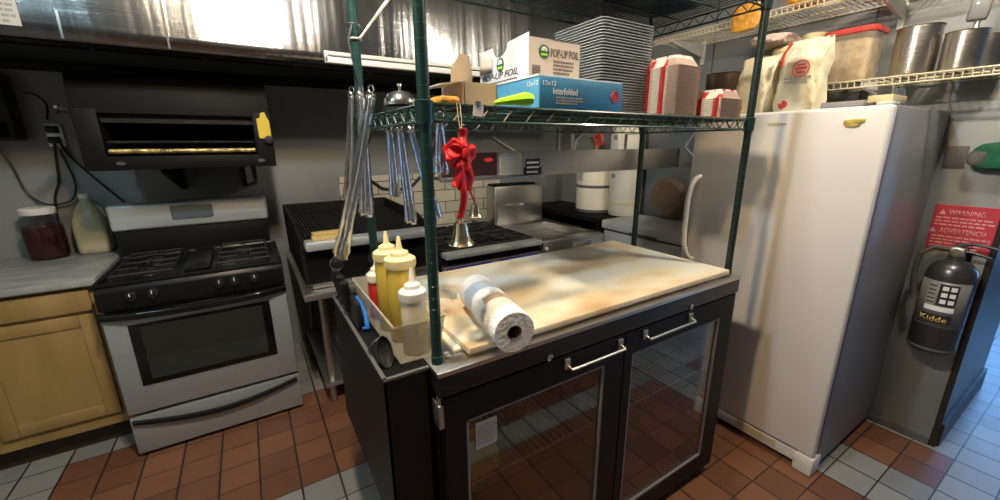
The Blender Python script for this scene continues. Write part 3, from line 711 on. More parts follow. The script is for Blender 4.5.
# ------------------------------------------------------------------ back-bar cooler
ck = thing('bar_cooler', 'black back-bar cooler with two glass doors and a stainless top', 'cooler', (1.02, 1.16, 0))
k0, k1, q0, q1 = .335, 1.718, .826, 1.49
sh = MB().box(k0, k0 + .04, q0 + .035, q1, .03, .955).box(k1 - .04, k1, q0 + .035, q1, .03, .955).box(k0, k1, q1 - .04, q1, .03, .955)
sh.box(k0, k1, q0 + .035, q1, .03, .09).box(k0, k1, q0 + .035, q1, .90, .955).box(1.005, 1.035, q0 + .04, q1, .09, .90)
obj('cabinet', sh, 'cooler_black', ck, smooth=0)
obj('top', MB().box(k0 - .008, k1 + .008, q0 - .008, q1 + .006, .986, 1.0, .003), 'steel', ck)
obj('top_fascia', MB().box(k0 - .004, k1 + .004, q0 - .003, q1, .925, .987, .003), 'fascia', ck)
obj('plinth', MB().box(k0 + .03, k1 - .03, q0 + .07, q1 - .02, 0, .03), 'black_matte', ck, smooth=0)
sv = MB()
for a, b2 in ((k0 + .045, 1.0), (1.04, k1 - .045)):
    for i in range(26): sv.tube([(a + (b2 - a) * i / 25, q0 + .04, .57), (a + (b2 - a) * i / 25, q1 - .05, .57)], .003, 4)
    for y in (q0 + .045, q1 - .06): sv.tube([(a, y, .564), (b2, y, .564)], .004, 5)
obj('wire_shelf', sv, 'grey_plastic', ck)
def glass_door(d0, d1, h0, h1, fl, fr):
    d = MB(); a, b2 = d0 + fl, d1 - fr
    d.box(d0, a, q0, q0 + .03, .045, .918).box(b2, d1, q0, q0 + .03, .045, .918)
    d.box(a, b2, q0, q0 + .03, .83, .918).box(a, b2, q0, q0 + .03, .045, .13)
    o = obj('door', d, 'cooler_black', ck, smooth=0)
    obj('glass', MB().box(a - .005, b2 + .005, q0 + .010, q0 + .016, .125, .835), 'glass_clear', o, smooth=0)
    t = .008; g = MB().box(a, a + t, q0 + .002, q0 + .012, .13, .83).box(b2 - t, b2, q0 + .002, q0 + .012, .13, .83).box(a, b2, q0 + .002, q0 + .012, .13, .13 + t).box(a, b2, q0 + .002, q0 + .012, .83 - t, .83)
    obj('glass_bead', g, 'grey_plastic', o, smooth=0)
    h = MB().tube([(h0, q0 - .002, .886), (h0, q0 - .026, .880), (h1, q0 - .026, .880), (h1, q0 - .002, .886)], .0048, 8)
    for x in (h0, h1): h.box(x - .011, x + .011, q0 - .008, q0, .872, .908, .003)
    obj('handle', h, 'steel_dull', o)
    return o
dl = glass_door(.345, 1.018, .755, .992, .060, .088)
dr = glass_door(1.024, 1.712, 1.12, 1.388, .040, .095)
obj('added_glow_strip', MB().box(.45, 1.0, 1.05, 1.07, .886, .897).box(1.05, 1.60, 1.05, 1.07, .886, .897), mat('added_strip_glow', (1., .93, .8), .5, emit=2.2, ecol=(1., .93, .8)), ck, smooth=0)  # unseen glowing strips added to brighten what stands inside the cooler
for o, x in ((dl, .679), (dr, 1.372)):
    obj('lock', MB().lathe([(.011, 0), (.011, -.006), (.007, -.008), (0, -.006)], (x, q0 - .006, .938), 'y', 16), 'chrome', o)
lb = obj('sticker', MB().box(.437, .505, q0 + .007, q0 + .0098, .715, .80), 'label_grey', dl, smooth=0)
obj('print', text_lines((.442, q0 + .0068, .725), (1, 0, 0), (0, 0, 1), .058, .068, 8, 3), 'ink_grey', lb, smooth=0)
hn = MB()
for z in (.12, .86): hn.box(k0 - .006, k0 + .010, q0 + .002, q0 + .05, z - .03, z + .04, .003)
hn.lathe([(.008, 0), (.008, .035)], (k0 + .002, q0 + .015, .885), seg=8)
obj('hinge', hn, 'steel_dull', ck)
one('yellow_carton', MB().prism([(.392, .574), (.540, .574), (.540, .640), (.392, .662)], .872, 1.0, 'xz', .006), 'yellow', 'yellow carton on the wire shelf inside the left glass door', 'carton', origin=(.456, .936, .574))
for i, (x, y) in enumerate(((.66, .98), (.74, 1.06), (.84, .98))):
    g = thing('bottle', ['slim brown bottle behind the left glass door, nearest the yellow carton', 'brown bottle behind the left glass door, second from the yellow carton', 'brown bottle behind the left glass door, furthest from the yellow carton'][i], 'bottle', (x, y, .574), 'bottles in the cooler')
    obj('bottle_body', MB().lathe([(.030, .574), (.032, .580), (.032, .69), (.014, .73), (.012, .77)], (x, y, 0), seg=18), 'jar_red', g)
    obj('cap', MB().lathe([(.014, .768), (.014, .782), (0, .783)], (x, y, 0), seg=14), 'cap_white', g)

# board(s) on the cooler top
one('cutting_board', MB().box(.426, 1.660, .838, 1.482, 1.012, 1.032, .004), 'board', 'large white cutting board with tan stains on top of the black cooler', 'cutting board', origin=(1.05, 1.175, 1.012))
one('cutting_board', MB().box(.405, 1.10, .888, 1.478, 1.0005, 1.0118, .003), 'board', 'thinner cutting board under the large stained one, showing at its end', 'cutting board', origin=(.75, 1.2, 1.0))
# paper towel roll
tw = thing('paper_towel_roll', 'roll of printed paper towels lying on the stained cutting board', 'paper towels', (.555, .905, 1.032))
L_ = .322; R_ = .056; RI = .020
prof = [(RI, -L_ / 2), (R_ - .002, -L_ / 2), (R_, -L_ / 2 + .003), (R_, L_ / 2 - .003), (R_ - .002, L_ / 2), (RI, L_ / 2), (RI, -L_ / 2)]
m_ = MB(); t = bmesh.new(); seg = 40
rr = [[t.verts.new((r * math.cos(2 * PI * k / seg), h, r * math.sin(2 * PI * k / seg))) for k in range(seg)] for r, h in prof[:-1]]
for i in range(len(rr)):
    A, B = rr[i], rr[(i + 1) % len(rr)]
    for k in range(seg): t.faces.new((A[k], A[(k + 1) % seg], B[(k + 1) % seg], B[k]))
roll_mtx = Matrix.Translation((.545, .916, 1.0885)) @ Matrix.Rotation(math.radians(-11), 4, 'Z')
def local_part(name, tb, m, parent, mtx, **k):
    """a part shaped along its own axes, then turned and set down"""
    me = bpy.data.meshes.new(name); bmesh.ops.recalc_face_normals(tb, faces=tb.faces); tb.to_mesh(me); tb.free()
    o = bpy.data.objects.new(name, me); COL.objects.link(o); o.parent = parent
    o.matrix_local = Matrix.Translation(-wloc(parent)) @ mtx
    me.materials.append(M[m]); me.polygons.foreach_set('use_smooth', [True] * len(me.polygons)); me.set_sharp_from_angle(angle=.6)
    return o
local_part('paper', t, 'towel', tw, roll_mtx)
t = bmesh.new(); rr = [[t.verts.new((r * math.cos(2 * PI * k / seg), h, r * math.sin(2 * PI * k / seg))) for k in range(seg)] for r, h in ((RI - .0005, -L_ / 2 - .001), (RI - .0005, L_ / 2 + .001), (RI - .002, L_ / 2 + .001), (RI - .002, -L_ / 2 - .001))]
for i in range(4):
    for k in range(seg): t.faces.new((rr[i][k], rr[i][(k + 1) % seg], rr[(i + 1) % 4][(k + 1) % seg], rr[(i + 1) % 4][k]))
local_part('core', t, 'cardboard_core', tw, roll_mtx)
bd = bmesh.new(); n = 30
g = [[bd.verts.new(((R_ + .0012) * math.cos(a), y, (R_ + .0012) * math.sin(a))) for a in [PI * .12 + PI * .62 * i / n for i in range(n + 1)]] for y in (-.055, -.02)]
for i in range(n): bd.faces.new((g[0][i], g[0][i + 1], g[1][i + 1], g[1][i]))
local_part('wrapper_band', bd, 'carton', tw, roll_mtx)

# ------------------------------------------------------------------ black side box with pan, bottles and knives
sb = thing('utensil_box', 'narrow black steel box hung on the cooler\'s left side', 'utensil box', (.265, 1.16, .50))
b0, b1, c0, c1, zt = .208, .322, .865, 1.52, 1.0
obj('shell', MB().box(b0, b0 + .006, c0, c1, .50, zt).box(b1 - .006, b1, c0, c1, .50, zt).box(b0, b1, c0, c0 + .006, .50, zt).box(b0, b1, c1 - .006, c1, .50, zt).box(b0, b1, c0, c1, .50, .506), 'cooler_black', sb, smooth=0)
obj('top_plate', MB().box(b0 + .004, b1 - .004, c0 + .004, c1 - .004, zt - .008, zt - .0005), 'black_matte', sb, smooth=0)
obj('top_edge', MB().box(b0 - .002, b1 + .002, c0 - .002, c0 + .008, zt - .006, zt + .001).box(b0 - .002, b0 + .008, c0, c1, zt - .006, zt + .001), 'gasket', sb, smooth=0)
obj('mounting_bracket', MB().box(b1, .3345, .95, 1.0, .80, .93).box(b1, .3345, 1.38, 1.43, .80, .93), 'steel_dull', sb, smooth=0)
zp = zt
pn = thing('clear_bin', 'clear plastic bin holding the squeeze bottles beside the cutting board', 'bin', (.32, 1.13, zp))
wl = []
def rect(x0, x1, y0, y1, z): return [(x0, y0, z), (x1, y0, z), (x1, y1, z), (x0, y1, z)]
p = MB(); A = [p.b.verts.new(v) for v in rect(.266, .376, .912, 1.325, zp + .0008)]; B = [p.b.verts.new(v) for v in rect(.252, .388, .898, 1.345, 1.112)]
p.b.faces.new(A)
for i in range(4): p.b.faces.new((A[i], A[(i + 1) % 4], B[(i + 1) % 4], B[i]))
obj('bin_wall', p, 'pan_clear', pn, smooth=0, solid=.003)
r_ = rect(.251, .389, .897, 1.346, 1.112); obj('bin_rim', MB().tube(r_, .003, 6, True), 'pan_clear', pn)
def squeeze_bottle(label, x, y, r, zb, zs, mb_, mc, group='squeeze bottles in the clear bin', body2=None):
    t = thing('squeeze_bottle', label, 'squeeze bottle', (x, y, zb), group); c = (x, y, 0)
    obj('bottle_body', MB().lathe([(r * .9, zb), (r, zb + .006), (r, zs - .012), (r * .92, zs)], c, seg=28), mb_, t)
    cp = MB().lathe([(r * 1.06, zs - .002), (r * 1.08, zs + .004), (r * 1.06, zs + .022), (r * .82, zs + .028), (r * .66, zs + .030), (r * .60, zs + .040), (r * .30, zs + .046), (r * .22, zs + .052), (.0045, zs + .082), (.0035, zs + .084), (0, zs + .084)], c, seg=28)
    for k in range(28):
        a = 2 * PI * k / 28; cp.box(-.0014, .0014, -.001, .001, zs + .002, zs + .020).b.verts.ensure_lookup_table()
        vs = cp.b.verts[-8:]
        for v in vs: v.co = Vector((x + (r * 1.08 + v.co.y) * math.cos(a) - v.co.x * math.sin(a), y + (r * 1.08 + v.co.y) * math.sin(a) + v.co.x * math.cos(a), v.co.z))
    obj('nozzle_cap', cp, mc, t); return t
zb = zp + .005
squeeze_bottle('cream-coloured squeeze bottle at the front of the clear bin', .325, .958, .034, zb, 1.155, 'cream', 'cap_white')
squeeze_bottle('mustard-yellow squeeze bottle just behind the cream one', .326, 1.050, .040, zb, 1.222, 'mustard', 'cap_yellow')
squeeze_bottle('mustard-yellow squeeze bottle just in front of the red one', .318, 1.142, .038, zb, 1.221, 'mustard', 'cap_yellow')
squeeze_bottle('red ketchup squeeze bottle with a white cap behind the mustard bottles', .306, 1.236, .030, zb, 1.130, 'ketchup', 'cap_white')
# knives and tools standing in the box
def knife(x, y, lean, rise, m, label, r=.015):
    t = thing('knife', label, 'knife', (x, y, zp), 'knives in the black side box')
    obj('handle', MB().tube([(x, y, zp + .0), (x - lean * .3, y - rise * .2, zp + .045), (x - lean, y - rise * .5, zp + .095), (x - lean * 1.1, y - rise * .62, zp + .120)], [r * .75, r, r * 1.05, r * .8], 10), m, t)
    obj('bolster', MB().lathe([(r * .9, zp), (r * .9, zp + .008)], (x, y, 0), seg=10), 'chrome', t)
    return t
knife(.232, 1.47, .015, .03, 'black_plastic', 'black knife handle at the back end of the side box')
knife(.230, 1.40, .012, .05, 'black_plastic', 'black knife handle second from the back of the side box', .016)
knife(.228, 1.33, .012, .05, 'black_plastic', 'black knife handle just behind the blue handle', .016)
kn = thing('scissors', 'black and blue kitchen shears handle in the side box', 'scissors', (.234, 1.23, zp))
obj('blue_grip', MB().tube([(.240, 1.26, zp + .075), (.245, 1.22, zp + .07), (.246, 1.17, zp + .045), (.243, 1.15, zp + .012), (.235, 1.165, zp + .006)], .007, 8), 'blue_plastic', kn)
obj('black_grip', MB().box(.220, .236, 1.17, 1.27, zp, zp + .085, .006), 'black_plastic', kn)
sc = thing('scoop', 'black plastic scoop with a curved rim at the front of the side box', 'scoop', (.235, .97, zp))
obj('bowl', MB().lathe([(.0, -.012), (.020, -.010), (.036, .0), (.042, .012), (.0405, .013), (.034, .003), (.0, -.008)], (.232, .945, zp + .030), 'z', 28, Matrix.Rotation(math.radians(58), 4, 'X') @ Matrix.Rotation(math.radians(10), 4, 'Y') @ Matrix.Scale(.52, 4, (1, 0, 0))), 'black_plastic', sc)
obj('rim', MB().tube([(.212 + .018 + .018 * math.cos(a), 1.03 + .012 * math.cos(a) - .045 * math.sin(a), zp + .008 + .042 * math.sin(a)) for a in [PI * i / 16 for i in range(17)]], .0035, 6), 'gasket', sc)
one('twist_tie', MB().lathe([(.007, 1.0), (.009, 1.006), (.006, 1.014), (0, 1.016)], (.382, .882, 0), seg=12), 'white_plastic', 'small crumpled white scrap at the foot of the green post', 'scrap', origin=(.382, .882, 1.0)).name = 'paper_scrap'

# ------------------------------------------------------------------ green wire rack standing on the cooler
rx0, rx1, ry0, ry1 = .350, 1.708, .872, 1.388
wr = thing('wire_rack', 'green wire shelving rack standing on top of the black cooler', 'wire rack', (1.03, 1.13, 1.0))
def post(x, y, ztop, m):
    prof = [(.0155, 1.0), (.0155, 1.02), (.0138, 1.022)]; z = 1.06; rings = []
    while z < ztop - .02:
        prof += [(.0138, z - .0009), (.01405, z - .0007), (.01405, z + .0007), (.0138, z + .0009)]; rings.append(z); z += .0305
    prof += [(.0138, ztop), (.010, ztop + .004)]
    p = obj('post', MB().lathe(prof, (x, y, 0), seg=18), m, wr); p.data.materials.append(M['ring'])
    for f in p.data.polygons:
        zc = f.center.z + wloc(wr).z
        if any(abs(zc - q) < .00085 for q in rings) and f.normal.z ** 2 < .6: f.material_index = 1
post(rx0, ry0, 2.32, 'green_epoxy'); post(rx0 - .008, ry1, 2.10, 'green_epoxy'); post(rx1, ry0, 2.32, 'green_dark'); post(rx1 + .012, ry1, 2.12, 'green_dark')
def wire_shelf(z, m, h=.036):
    s = MB()
    for a, b2 in (((rx0, ry0), (rx1, ry0)), ((rx0, ry1), (rx1, ry1)), ((rx0, ry0), (rx0, ry1)), ((rx1, ry0), (rx1, ry1))):
        A, B = Vector((*a, 0)), Vector((*b2, 0)); n = max(6, int((B - A).length / .034)); n += n % 2
        s.tube([A + Vector((0, 0, z)), B + Vector((0, 0, z))], .0038, 6); s.tube([A + Vector((0, 0, z - h)), B + Vector((0, 0, z - h))], .0038, 6)
        s.tube([A.lerp(B, i / n) + Vector((0, 0, z if i % 2 else z - h)) for i in range(n + 1)], .0026, 5)
    sh = obj('shelf', s, m, wr)
    g = MB(); n = 52
    for i in range(1, n): x = rx0 + (rx1 - rx0) * i / n; g.tube([(x, ry0, z + .003), (x, ry1, z + .003)], .0022, 4)
    for f in (.33, .67): g.tube([(rx0, ry0 + (ry1 - ry0) * f, z - .001), (rx1, ry0 + (ry1 - ry0) * f, z - .001)], .0036, 6)
    obj('wire_mat', g, m, sh, smooth=60)
    for x in (rx0, rx1):
        for y in (ry0, ry1):
            dx = (-.008 if x == rx0 else .012) if y == ry1 else 0
            obj('collar', MB().lathe([(.0185, z - h - .008), (.021, z + .006), (.016, z + .008)], (x + dx, y, 0), seg=18), m, sh)
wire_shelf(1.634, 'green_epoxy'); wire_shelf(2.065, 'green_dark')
ZS = 1.6395
rl = thing('ticket_ledge', 'long flat stainless ledge hung behind the rack with labels on its face', 'ledge', (1.36, 1.46, 1.41))
obj('face', MB().box(.622, 2.10, 1.428, 1.440, 1.414, 1.519, .002), 'steel_dull', rl)
obj('tray', MB().box(.622, 2.10, 1.438, 1.56, 1.414, 1.420), 'steel_dull', rl, smooth=0)
obj('lower_lip', MB().box(.622, 1.12, 1.418, 1.430, 1.407, 1.416), 'steel', rl, smooth=0)
for x in (.72, 1.30, 1.66): obj('hanger', MB().box(x - .010, x + .010, 1.440, 1.443, 1.50, 1.594).box(x - .010, x + .010, 1.380, 1.443, 1.590, 1.593), 'steel_dull', rl, smooth=0)
l1 = obj('label', MB().box(.63, .878, 1.4262, 1.4282, 1.425, 1.516), 'burgundy', rl, smooth=0); l1['label'] = 'dark burgundy label with a red oval'
obj('oval', MB().lathe([(.020, 0), (.020, -.001), (0, -.001)], (.838, 1.4262, 1.487), 'y', 24, Matrix.Scale(.42, 4, (0, 0, 1)) @ Matrix.Rotation(-PI / 2, 4, 'X')), 'red_ink', l1, smooth=0)
l2 = obj('label', MB().box(.892, 1.0, 1.4265, 1.4282, 1.424, 1.513), 'label_grey', rl, smooth=0); l2['label'] = 'pale grey label of small print'
obj('print', text_lines((.898, 1.4263, 1.428), (1, 0, 0), (0, 0, 1), .096, .08, 9, 8, .45), 'ink_grey', l2, smooth=0)
l3 = obj('label', MB().box(1.014, 1.110, 1.4262, 1.4282, 1.418, 1.45).box(1.024, 1.10, 1.4262, 1.4282, 1.45, 1.487), 'ink', rl, smooth=0); l3['label'] = 'black caution label'
obj('print', text_lines((1.03, 1.4258, 1.422), (1, 0, 0), (0, 0, 1), .066, .06, 3, 5, .4), 'ink_white', l3, smooth=0)

# --- things on the rack shelf
bb = thing('foil_sheet_box', 'long blue cardboard box of foil sheets on the wire shelf', 'box', (.85, 1.02, ZS))
obj('carton', MB().box(.690, 1.008, .900, 1.145, ZS, 1.722, .002), 'blue_card', bb)
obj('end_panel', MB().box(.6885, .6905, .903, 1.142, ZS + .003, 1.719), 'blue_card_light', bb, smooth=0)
fl = obj('open_flap', MB().prism([(.688, 1.722), (1.006, 1.7225), (1.006, 1.7245), (.688, 1.727)], .905, 1.14, 'xz'), 'carton_white', bb, smooth=0)
lettering('12x12', bb, 'ink_white', (.700, .8995, 1.699), (1, 0, 0), (0, 0, 1), .045, .012)
lettering('Interfolded', bb, 'ink_white', (.735, .8995, 1.678), (1, 0, 0), (0, 0, 1), .088, .017)
obj('print', text_lines((.745, .8995, 1.652), (1, 0, 0), (0, 0, 1), .10, .022, 3, 2), 'ink_grey', bb, smooth=0)
lettering('12x12', bb, 'ink_white', (.688, .955, 1.700), (0, -1, 0), (0, 0, 1), .05, .012)
obj('round_logo', MB().tube(ring_pts((.975, .8992, 1.682), .0155, 'y', 24), .0018, 5, True).box(.966, .984, .8986, .8996, 1.679, 1.6845).box(.968, .982, .8986, .8996, 1.687, 1.690).box(.968, .982, .8986, .8996, 1.674, 1.677), 'red_ink', bb, smooth=0)
pf = thing('pop_up_foil_box', 'white pop-up foil box with scooped end standing on the blue box', 'box', (.86, 1.12, 1.727))
u0, u1, v0, v1, w0, w1 = .728, .925, 1.005, 1.285, 1.7275, 1.850
obj('carton', MB().box(u0 + .002, u1, v0, v0 + .002, w0, w1 - .008).box(u0 + .002, u1, v1 - .002, v1, w0, w1 - .03).box(u1 - .002, u1, v0, v1, w0, w1 - .008).box(u0, u1, v0, v1, w0, w0 + .002).box(u0 + .08, u1, v0, v1, w1 - .010, w1 - .008), 'carton_side', pf, smooth=0)
ep = [(v0, w0), (v1, w0), (v1, w1 - .006), (1.205, w1 - .004)]
ep += [(1.160 + .045 * math.cos(a), w1 - .004 - .034 * math.sin(a)) for a in [PI * i / 12 for i in range(1, 13)]] + [(v0, w1 + .003)]
obj('end_panel', MB().prism(ep, u0 - .001, u0 + .002, 'yz'), 'carton_white', pf, smooth=0)
obj('torn_flap', MB().ngrid(lambda u, v: (u0 - .003 - .016 * math.sin(PI * u), 1.285 - .085 * u, w0 + .050 + v * (.066 - .02 * u * u)), 10, 3), 'carton_side', pf, solid=.0015)
lettering('POP-UP FOIL', pf, 'ink', (u0 - .0012, 1.27, w0 + .022), (0, -1, 0), (0, 0, 1), .215, .020, bold=.012, shear=.25)
obj('stripe', MB().box(u0 - .002, u0 - .0008, 1.06, 1.27, w0 + .012, w0 + .0145), 'ink', pf, smooth=0)
def emblem(parent, origin, right, s):
    right = Vector(right); n = right.cross(Vector((0, 0, 1))); o = Vector(origin); mb = MB(); rz = Matrix((right, -n, Vector((0, 0, 1)))).transposed().to_4x4()
    t = MB().lathe([(s, 0), (s, -.0008), (0, -.0008)], (0, 0, 0), 'y', 28); t.xf(Matrix.Translation(o) @ rz)
    e = obj('emblem', t, 'green_ink', parent, smooth=0)
    t = MB().prism([(-s * .55, s * .1)] + [(s * .6 * math.cos(a), s * .1 + s * .62 * math.sin(a)) for a in [PI - PI * i / 10 for i in range(11)]], -.0016, -.0009, 'xz'); t.xf(Matrix.Translation(o) @ rz)
    obj('emblem_face', t, 'ink_white', e, smooth=0)
    t = MB().box(-s * .16, s * .16, -.0022, -.0017, s * .15, s * .45).box(-s * .62, s * .62, -.0016, -.0009, -s * .55, -s * .25); t.xf(Matrix.Translation(o) @ rz)
    obj('emblem_mark', t, 'lime', e, smooth=0)
emblem(pf, (u0 - .0012, 1.155, w0 + .062), (0, -1, 0), .021)
emblem(pf, (u0 + .055, v0 - .0006, w1 - .043), (1, 0, 0), .019)
lettering('POP-UP FOIL', pf, 'ink_brown', (u0 + .080, v0 - .0005, w1 - .054), (1, 0, 0), (0, 0, 1), .110, .023, bold=.02)
obj('print', text_lines((u0 + .09, v0 - .0005, w0 + .020), (1, 0, 0), (0, 0, 1), .08, .042, 4, 6), 'ink_brown', pf, smooth=0)
obj('print', text_lines((u0 + .012, v0 - .0005, w0 + .012), (1, 0, 0), (0, 0, 1), .03, .03, 5, 9, .7), 'ink_brown', pf, smooth=0)
be = thing('open_carton', 'open beige carton with raised flaps at the left end of the wire shelf', 'carton', (.52, 1.02, ZS))
x0, x1, y0, y1 = .492, .590, .955, 1.09
obj('carton_body', MB().box(x0, x1, y0, y0 + .002, ZS, 1.70).box(x0, x0 + .002, y0, y1, ZS, 1.70).box(x1 - .002, x1, y0, y1, ZS, 1.70).box(x0, x1, y1 - .002, y1, ZS, 1.70).box(x0, x1, y0, y1, ZS, ZS + .002), 'carton', be, smooth=0)
obj('flap', MB().prism([(.520, 1.70), (.585, 1.70), (.590, 1.735), (.582, 1.790), (.552, 1.793), (.523, 1.755)], y1 - .002, y1, 'xz'), 'carton', be, smooth=0)
obj('flap', MB().prism([(x0 + .001, 1.70), (.43, 1.690), (.43, 1.692), (x0 + .001, 1.702)], .96, 1.08, 'xz'), 'carton_white', be, smooth=0)
one('orange_packet', MB().box(.415, .470, .93, 1.0, ZS, ZS + .022, .008), 'orange_bag', 'small orange packet tucked left of the beige carton', 'packet', origin=(.43, .95, ZS))
gm = thing('lime_marker', 'bright lime-green grip lying in front of the blue box', 'grip', (.59, .885, ZS))
obj('grip', MB().tube([(.560, .893, ZS + .010), (.598, .889, ZS + .015), (.632, .884, ZS + .019), (.650, .882, ZS + .019)], [.008, .012, .017, .014], 8), 'lime', gm)
obj('tip', MB().tube([(.545, .896, ZS + .007), (.562, .893, ZS + .010)], [.004, .008], 8), 'lime', gm)
tg = one('price_tag', MB().prism([(.468, 1.612), (.494, 1.610), (.496, 1.634), (.470, 1.637)], .864, .866, 'xz'), 'carton_white', 'blank white tag clipped to the front edge of the wire shelf', 'tag', origin=(.48, .865, 1.61))
obj('clip', MB().box(.476, .488, .862, .876, 1.632, 1.645, .001), 'chrome', tg)

# stack of grey trays: one tray, then copies
def tray_mesh():
    b = MB(); x0, x1, y0, y1 = 1.112, 1.392, 1.100, 1.374
    t = bmesh.new()
    def ring(dx, z, c=.02):
        pts = []
        for cx, cy, a0 in ((x1 - dx - c, y1 - dx - c, 0), (x0 + dx + c, y1 - dx - c, PI / 2), (x0 + dx + c, y0 + dx + c, PI), (x1 - dx - c, y0 + dx + c, 1.5 * PI)):
            for i in range(5): a = a0 + PI / 2 * i / 4; pts.append(t.verts.new((cx + c * math.cos(a), cy + c * math.sin(a), z)))
        return pts
    rs = [ring(0, .0058), ring(0, .0090), ring(.013, .0090), ring(.024, .0008), ring(.024, .0), ring(.020, .0066)]
    for A, B in zip(rs, rs[1:]):
        for k in range(20): t.faces.new((A[k], A[(k + 1) % 20], B[(k + 1) % 20], B[k]))
    t.faces.new(rs[3]); A, B = rs[-1], rs[0]
    for k in range(20): t.faces.new((A[k], A[(k + 1) % 20], B[(k + 1) % 20], B[k]))
    b.join(t); return b
NT = 34; pitch = .0098
tr = one('serving_tray', tray_mesh(), 'tray', 'grey plastic tray in the tall tray stack on the wire shelf', 'tray', 'grey trays stacked on the shelf', origin=(1.252, 1.237, 0), smooth=40)
tr.location.z = ZS
for i in range(1, NT):
    o = dup(tr, (1.252 + random.uniform(-.0015, .0015), 1.237 + random.uniform(-.0015, .0015), ZS + i * pitch))
o['label'] = 'topmost grey plastic tray of the tall tray stack'
# red-checked paper food trays, nested upside down
def paper_tray(w, d, h=.040):
    b = MB(); t = bmesh.new(); i = .26
    def R(a, e, z, c): return [(-a + c, -e, z), (a - c, -e, z), (a, -e + c, z), (a, e - c, z), (a - c, e, z), (-a + c, e, z), (-a, e - c, z), (-a, -e + c, z)]
    L = [R(w / 2, d / 2, 0, .004), R(w / 2, d / 2, .0035, .004), R(w / 2 - .006, d / 2 - .006, .0045, .006), R(w / 2 * (1 - i), d / 2 * (1 - i * .8), h, .012)]
    V = [[t.verts.new(p) for p in r] for r in L]
    for A, B in zip(V, V[1:]):
        for k in range(8): t.faces.new((A[k], A[(k + 1) % 8], B[(k + 1) % 8], B[k]))
    t.faces.new(V[-1]); b.join(t); return b
pt = one('paper_food_tray', paper_tray(.138, .232), 'food_tray', 'red and white checked paper tray in the taller stack on the wire shelf', 'food tray', 'paper trays in the tall stack', smooth=20, solid=-.0008)
pt.location = (1.432, 1.084, ZS)
for i in range(1, 28): o = dup(pt, (1.432 + random.uniform(-.0005, .0005), 1.084 + random.uniform(-.0005, .0005), ZS + i * .0066))
o['label'] = 'top red and white paper tray of the taller stack, its base uppermost'
p2 = one('paper_food_tray', paper_tray(.150, .130, .036), 'food_tray', 'red and white checked paper tray in the low stack by the right post', 'food tray', 'paper trays in the low stack', smooth=20, solid=-.0008)
p2.location = (1.602, .958, ZS)
for i in range(1, 11): o = dup(p2, (1.602 + random.uniform(-.0004, .0004), .958 + random.uniform(-.0004, .0004), ZS + i * .0066))
o['label'] = 'top paper tray of the low stack by the right post'
# call bell
cbell = thing('call_bell', 'chrome call bell on the wire shelf behind the hanging tongs', 'bell', (.392, 1.15, ZS))
obj('bell_dome', MB().lathe([(.046, 1.654), (.046, 1.658), (.043, 1.670), (.033, 1.684), (.018, 1.692), (0, 1.694)], (.392, 1.15, 0), seg=32), 'chrome', cbell)
obj('button', MB().lathe([(.004, 1.692), (.004, 1.704), (.007, 1.706), (.006, 1.711), (0, 1.712)], (.392, 1.15, 0), seg=14), 'brass', cbell)
obj('base', MB().lathe([(.048, ZS), (.048, 1.645), (.03, 1.655)], (.392, 1.15, 0), seg=32), 'black_plastic', cbell)

def crinkle(c, a, b2, h, seed, nu=28, nv=14, amp=.12, pinch=0.):
    rnd = random.Random(seed); ph = [rnd.uniform(0, 6.28) for _ in range(8)]
    def f(u, v):
        t = 2 * PI * u; z = v
        prof = (1 - (2 * z - 1) ** 4) ** .35 if 0 < z < 1 else 0.02
        if pinch and z > .75: prof *= 1 - pinch * (z - .75) / .25
        k = 1 + amp * (math.sin(3 * t + ph[0] + 4 * z) * .5 + math.sin(5 * t + ph[1] - 7 * z) * .3 + math.sin(9 * t + ph[2] + 11 * z) * .25)
        cs, sn = math.cos(t), math.sin(t); q = .62
        return (c[0] + a * prof * k * math.copysign(abs(cs) ** q, cs), c[1] + b2 * prof * k * math.copysign(abs(sn) ** q, sn), c[2] + h * z)
    m = MB(); m.ngrid(f, nu, nv, True); bmesh.ops.remove_doubles(m.b, verts=m.b.verts, dist=1e-4); bmesh.ops.holes_fill(m.b, edges=[e for e in m.b.edges if e.is_boundary], sides=0); return m
# red bow with bells hanging from the shelf front
bw = thing('red_bow', 'red ribbon bow with bells hanging from the wire shelf', 'bow', (.435, .855, 1.31))
def loop(cx, cz, ang, L, W):
    def f(u, v):
        a = -PI + 2 * PI * u; r = math.cos(a / 2) ** 2
        x = L * (1 - math.cos(a)) / 2 * -1; z = W * math.sin(a) * .8
        y = .855 + .016 * (v - .5) * 2
        X = x * math.cos(ang) - z * math.sin(ang); Z = x * math.sin(ang) + z * math.cos(ang)
        return (cx + X, y - .012 * math.sin(a), cz + Z + .006 * v)
    return f
def fan(cx, cy, cz, a0, a1, r, n, dep, ph):
    def f(u, v):
        a = a0 + (a1 - a0) * u; w = math.sin(u * n * PI + ph); q = r * v ** .8 * (1 - .05 * math.cos(u * n * 2 * PI)) * (1 - .25 * (2 * u - 1) ** 2)
        return (cx + q * math.cos(a), cy - dep * v * (1 - .5 * v) * w - .006 * math.sin(PI * v), cz + q * math.sin(a))
    return MB().ngrid(f, 40, 8)
for args in ((.434, .853, 1.527, 1.95, 4.35, .050, 4, .014, 0), (.434, .848, 1.527, 2.3, 3.9, .042, 3, .012, 1.2), (.434, .852, 1.530, -1.6, .9, .034, 3, .012, .6), (.433, .846, 1.515, 4.2, 5.1, .075, 2, .008, .3)):
    obj('bow_loop', fan(*args), 'ribbon', bw, smooth=70, solid=.0012)
def tail(x0, z0, x1, z1, w, ph):
    return lambda u, v: (x0 + (x1 - x0) * u + w * (v - .5) * 2 + .003 * math.sin(u * 9 + ph), .842 + .006 * math.sin(u * 7 + ph) + .010 * abs(v - .5), z0 + (z1 - z0) * u)
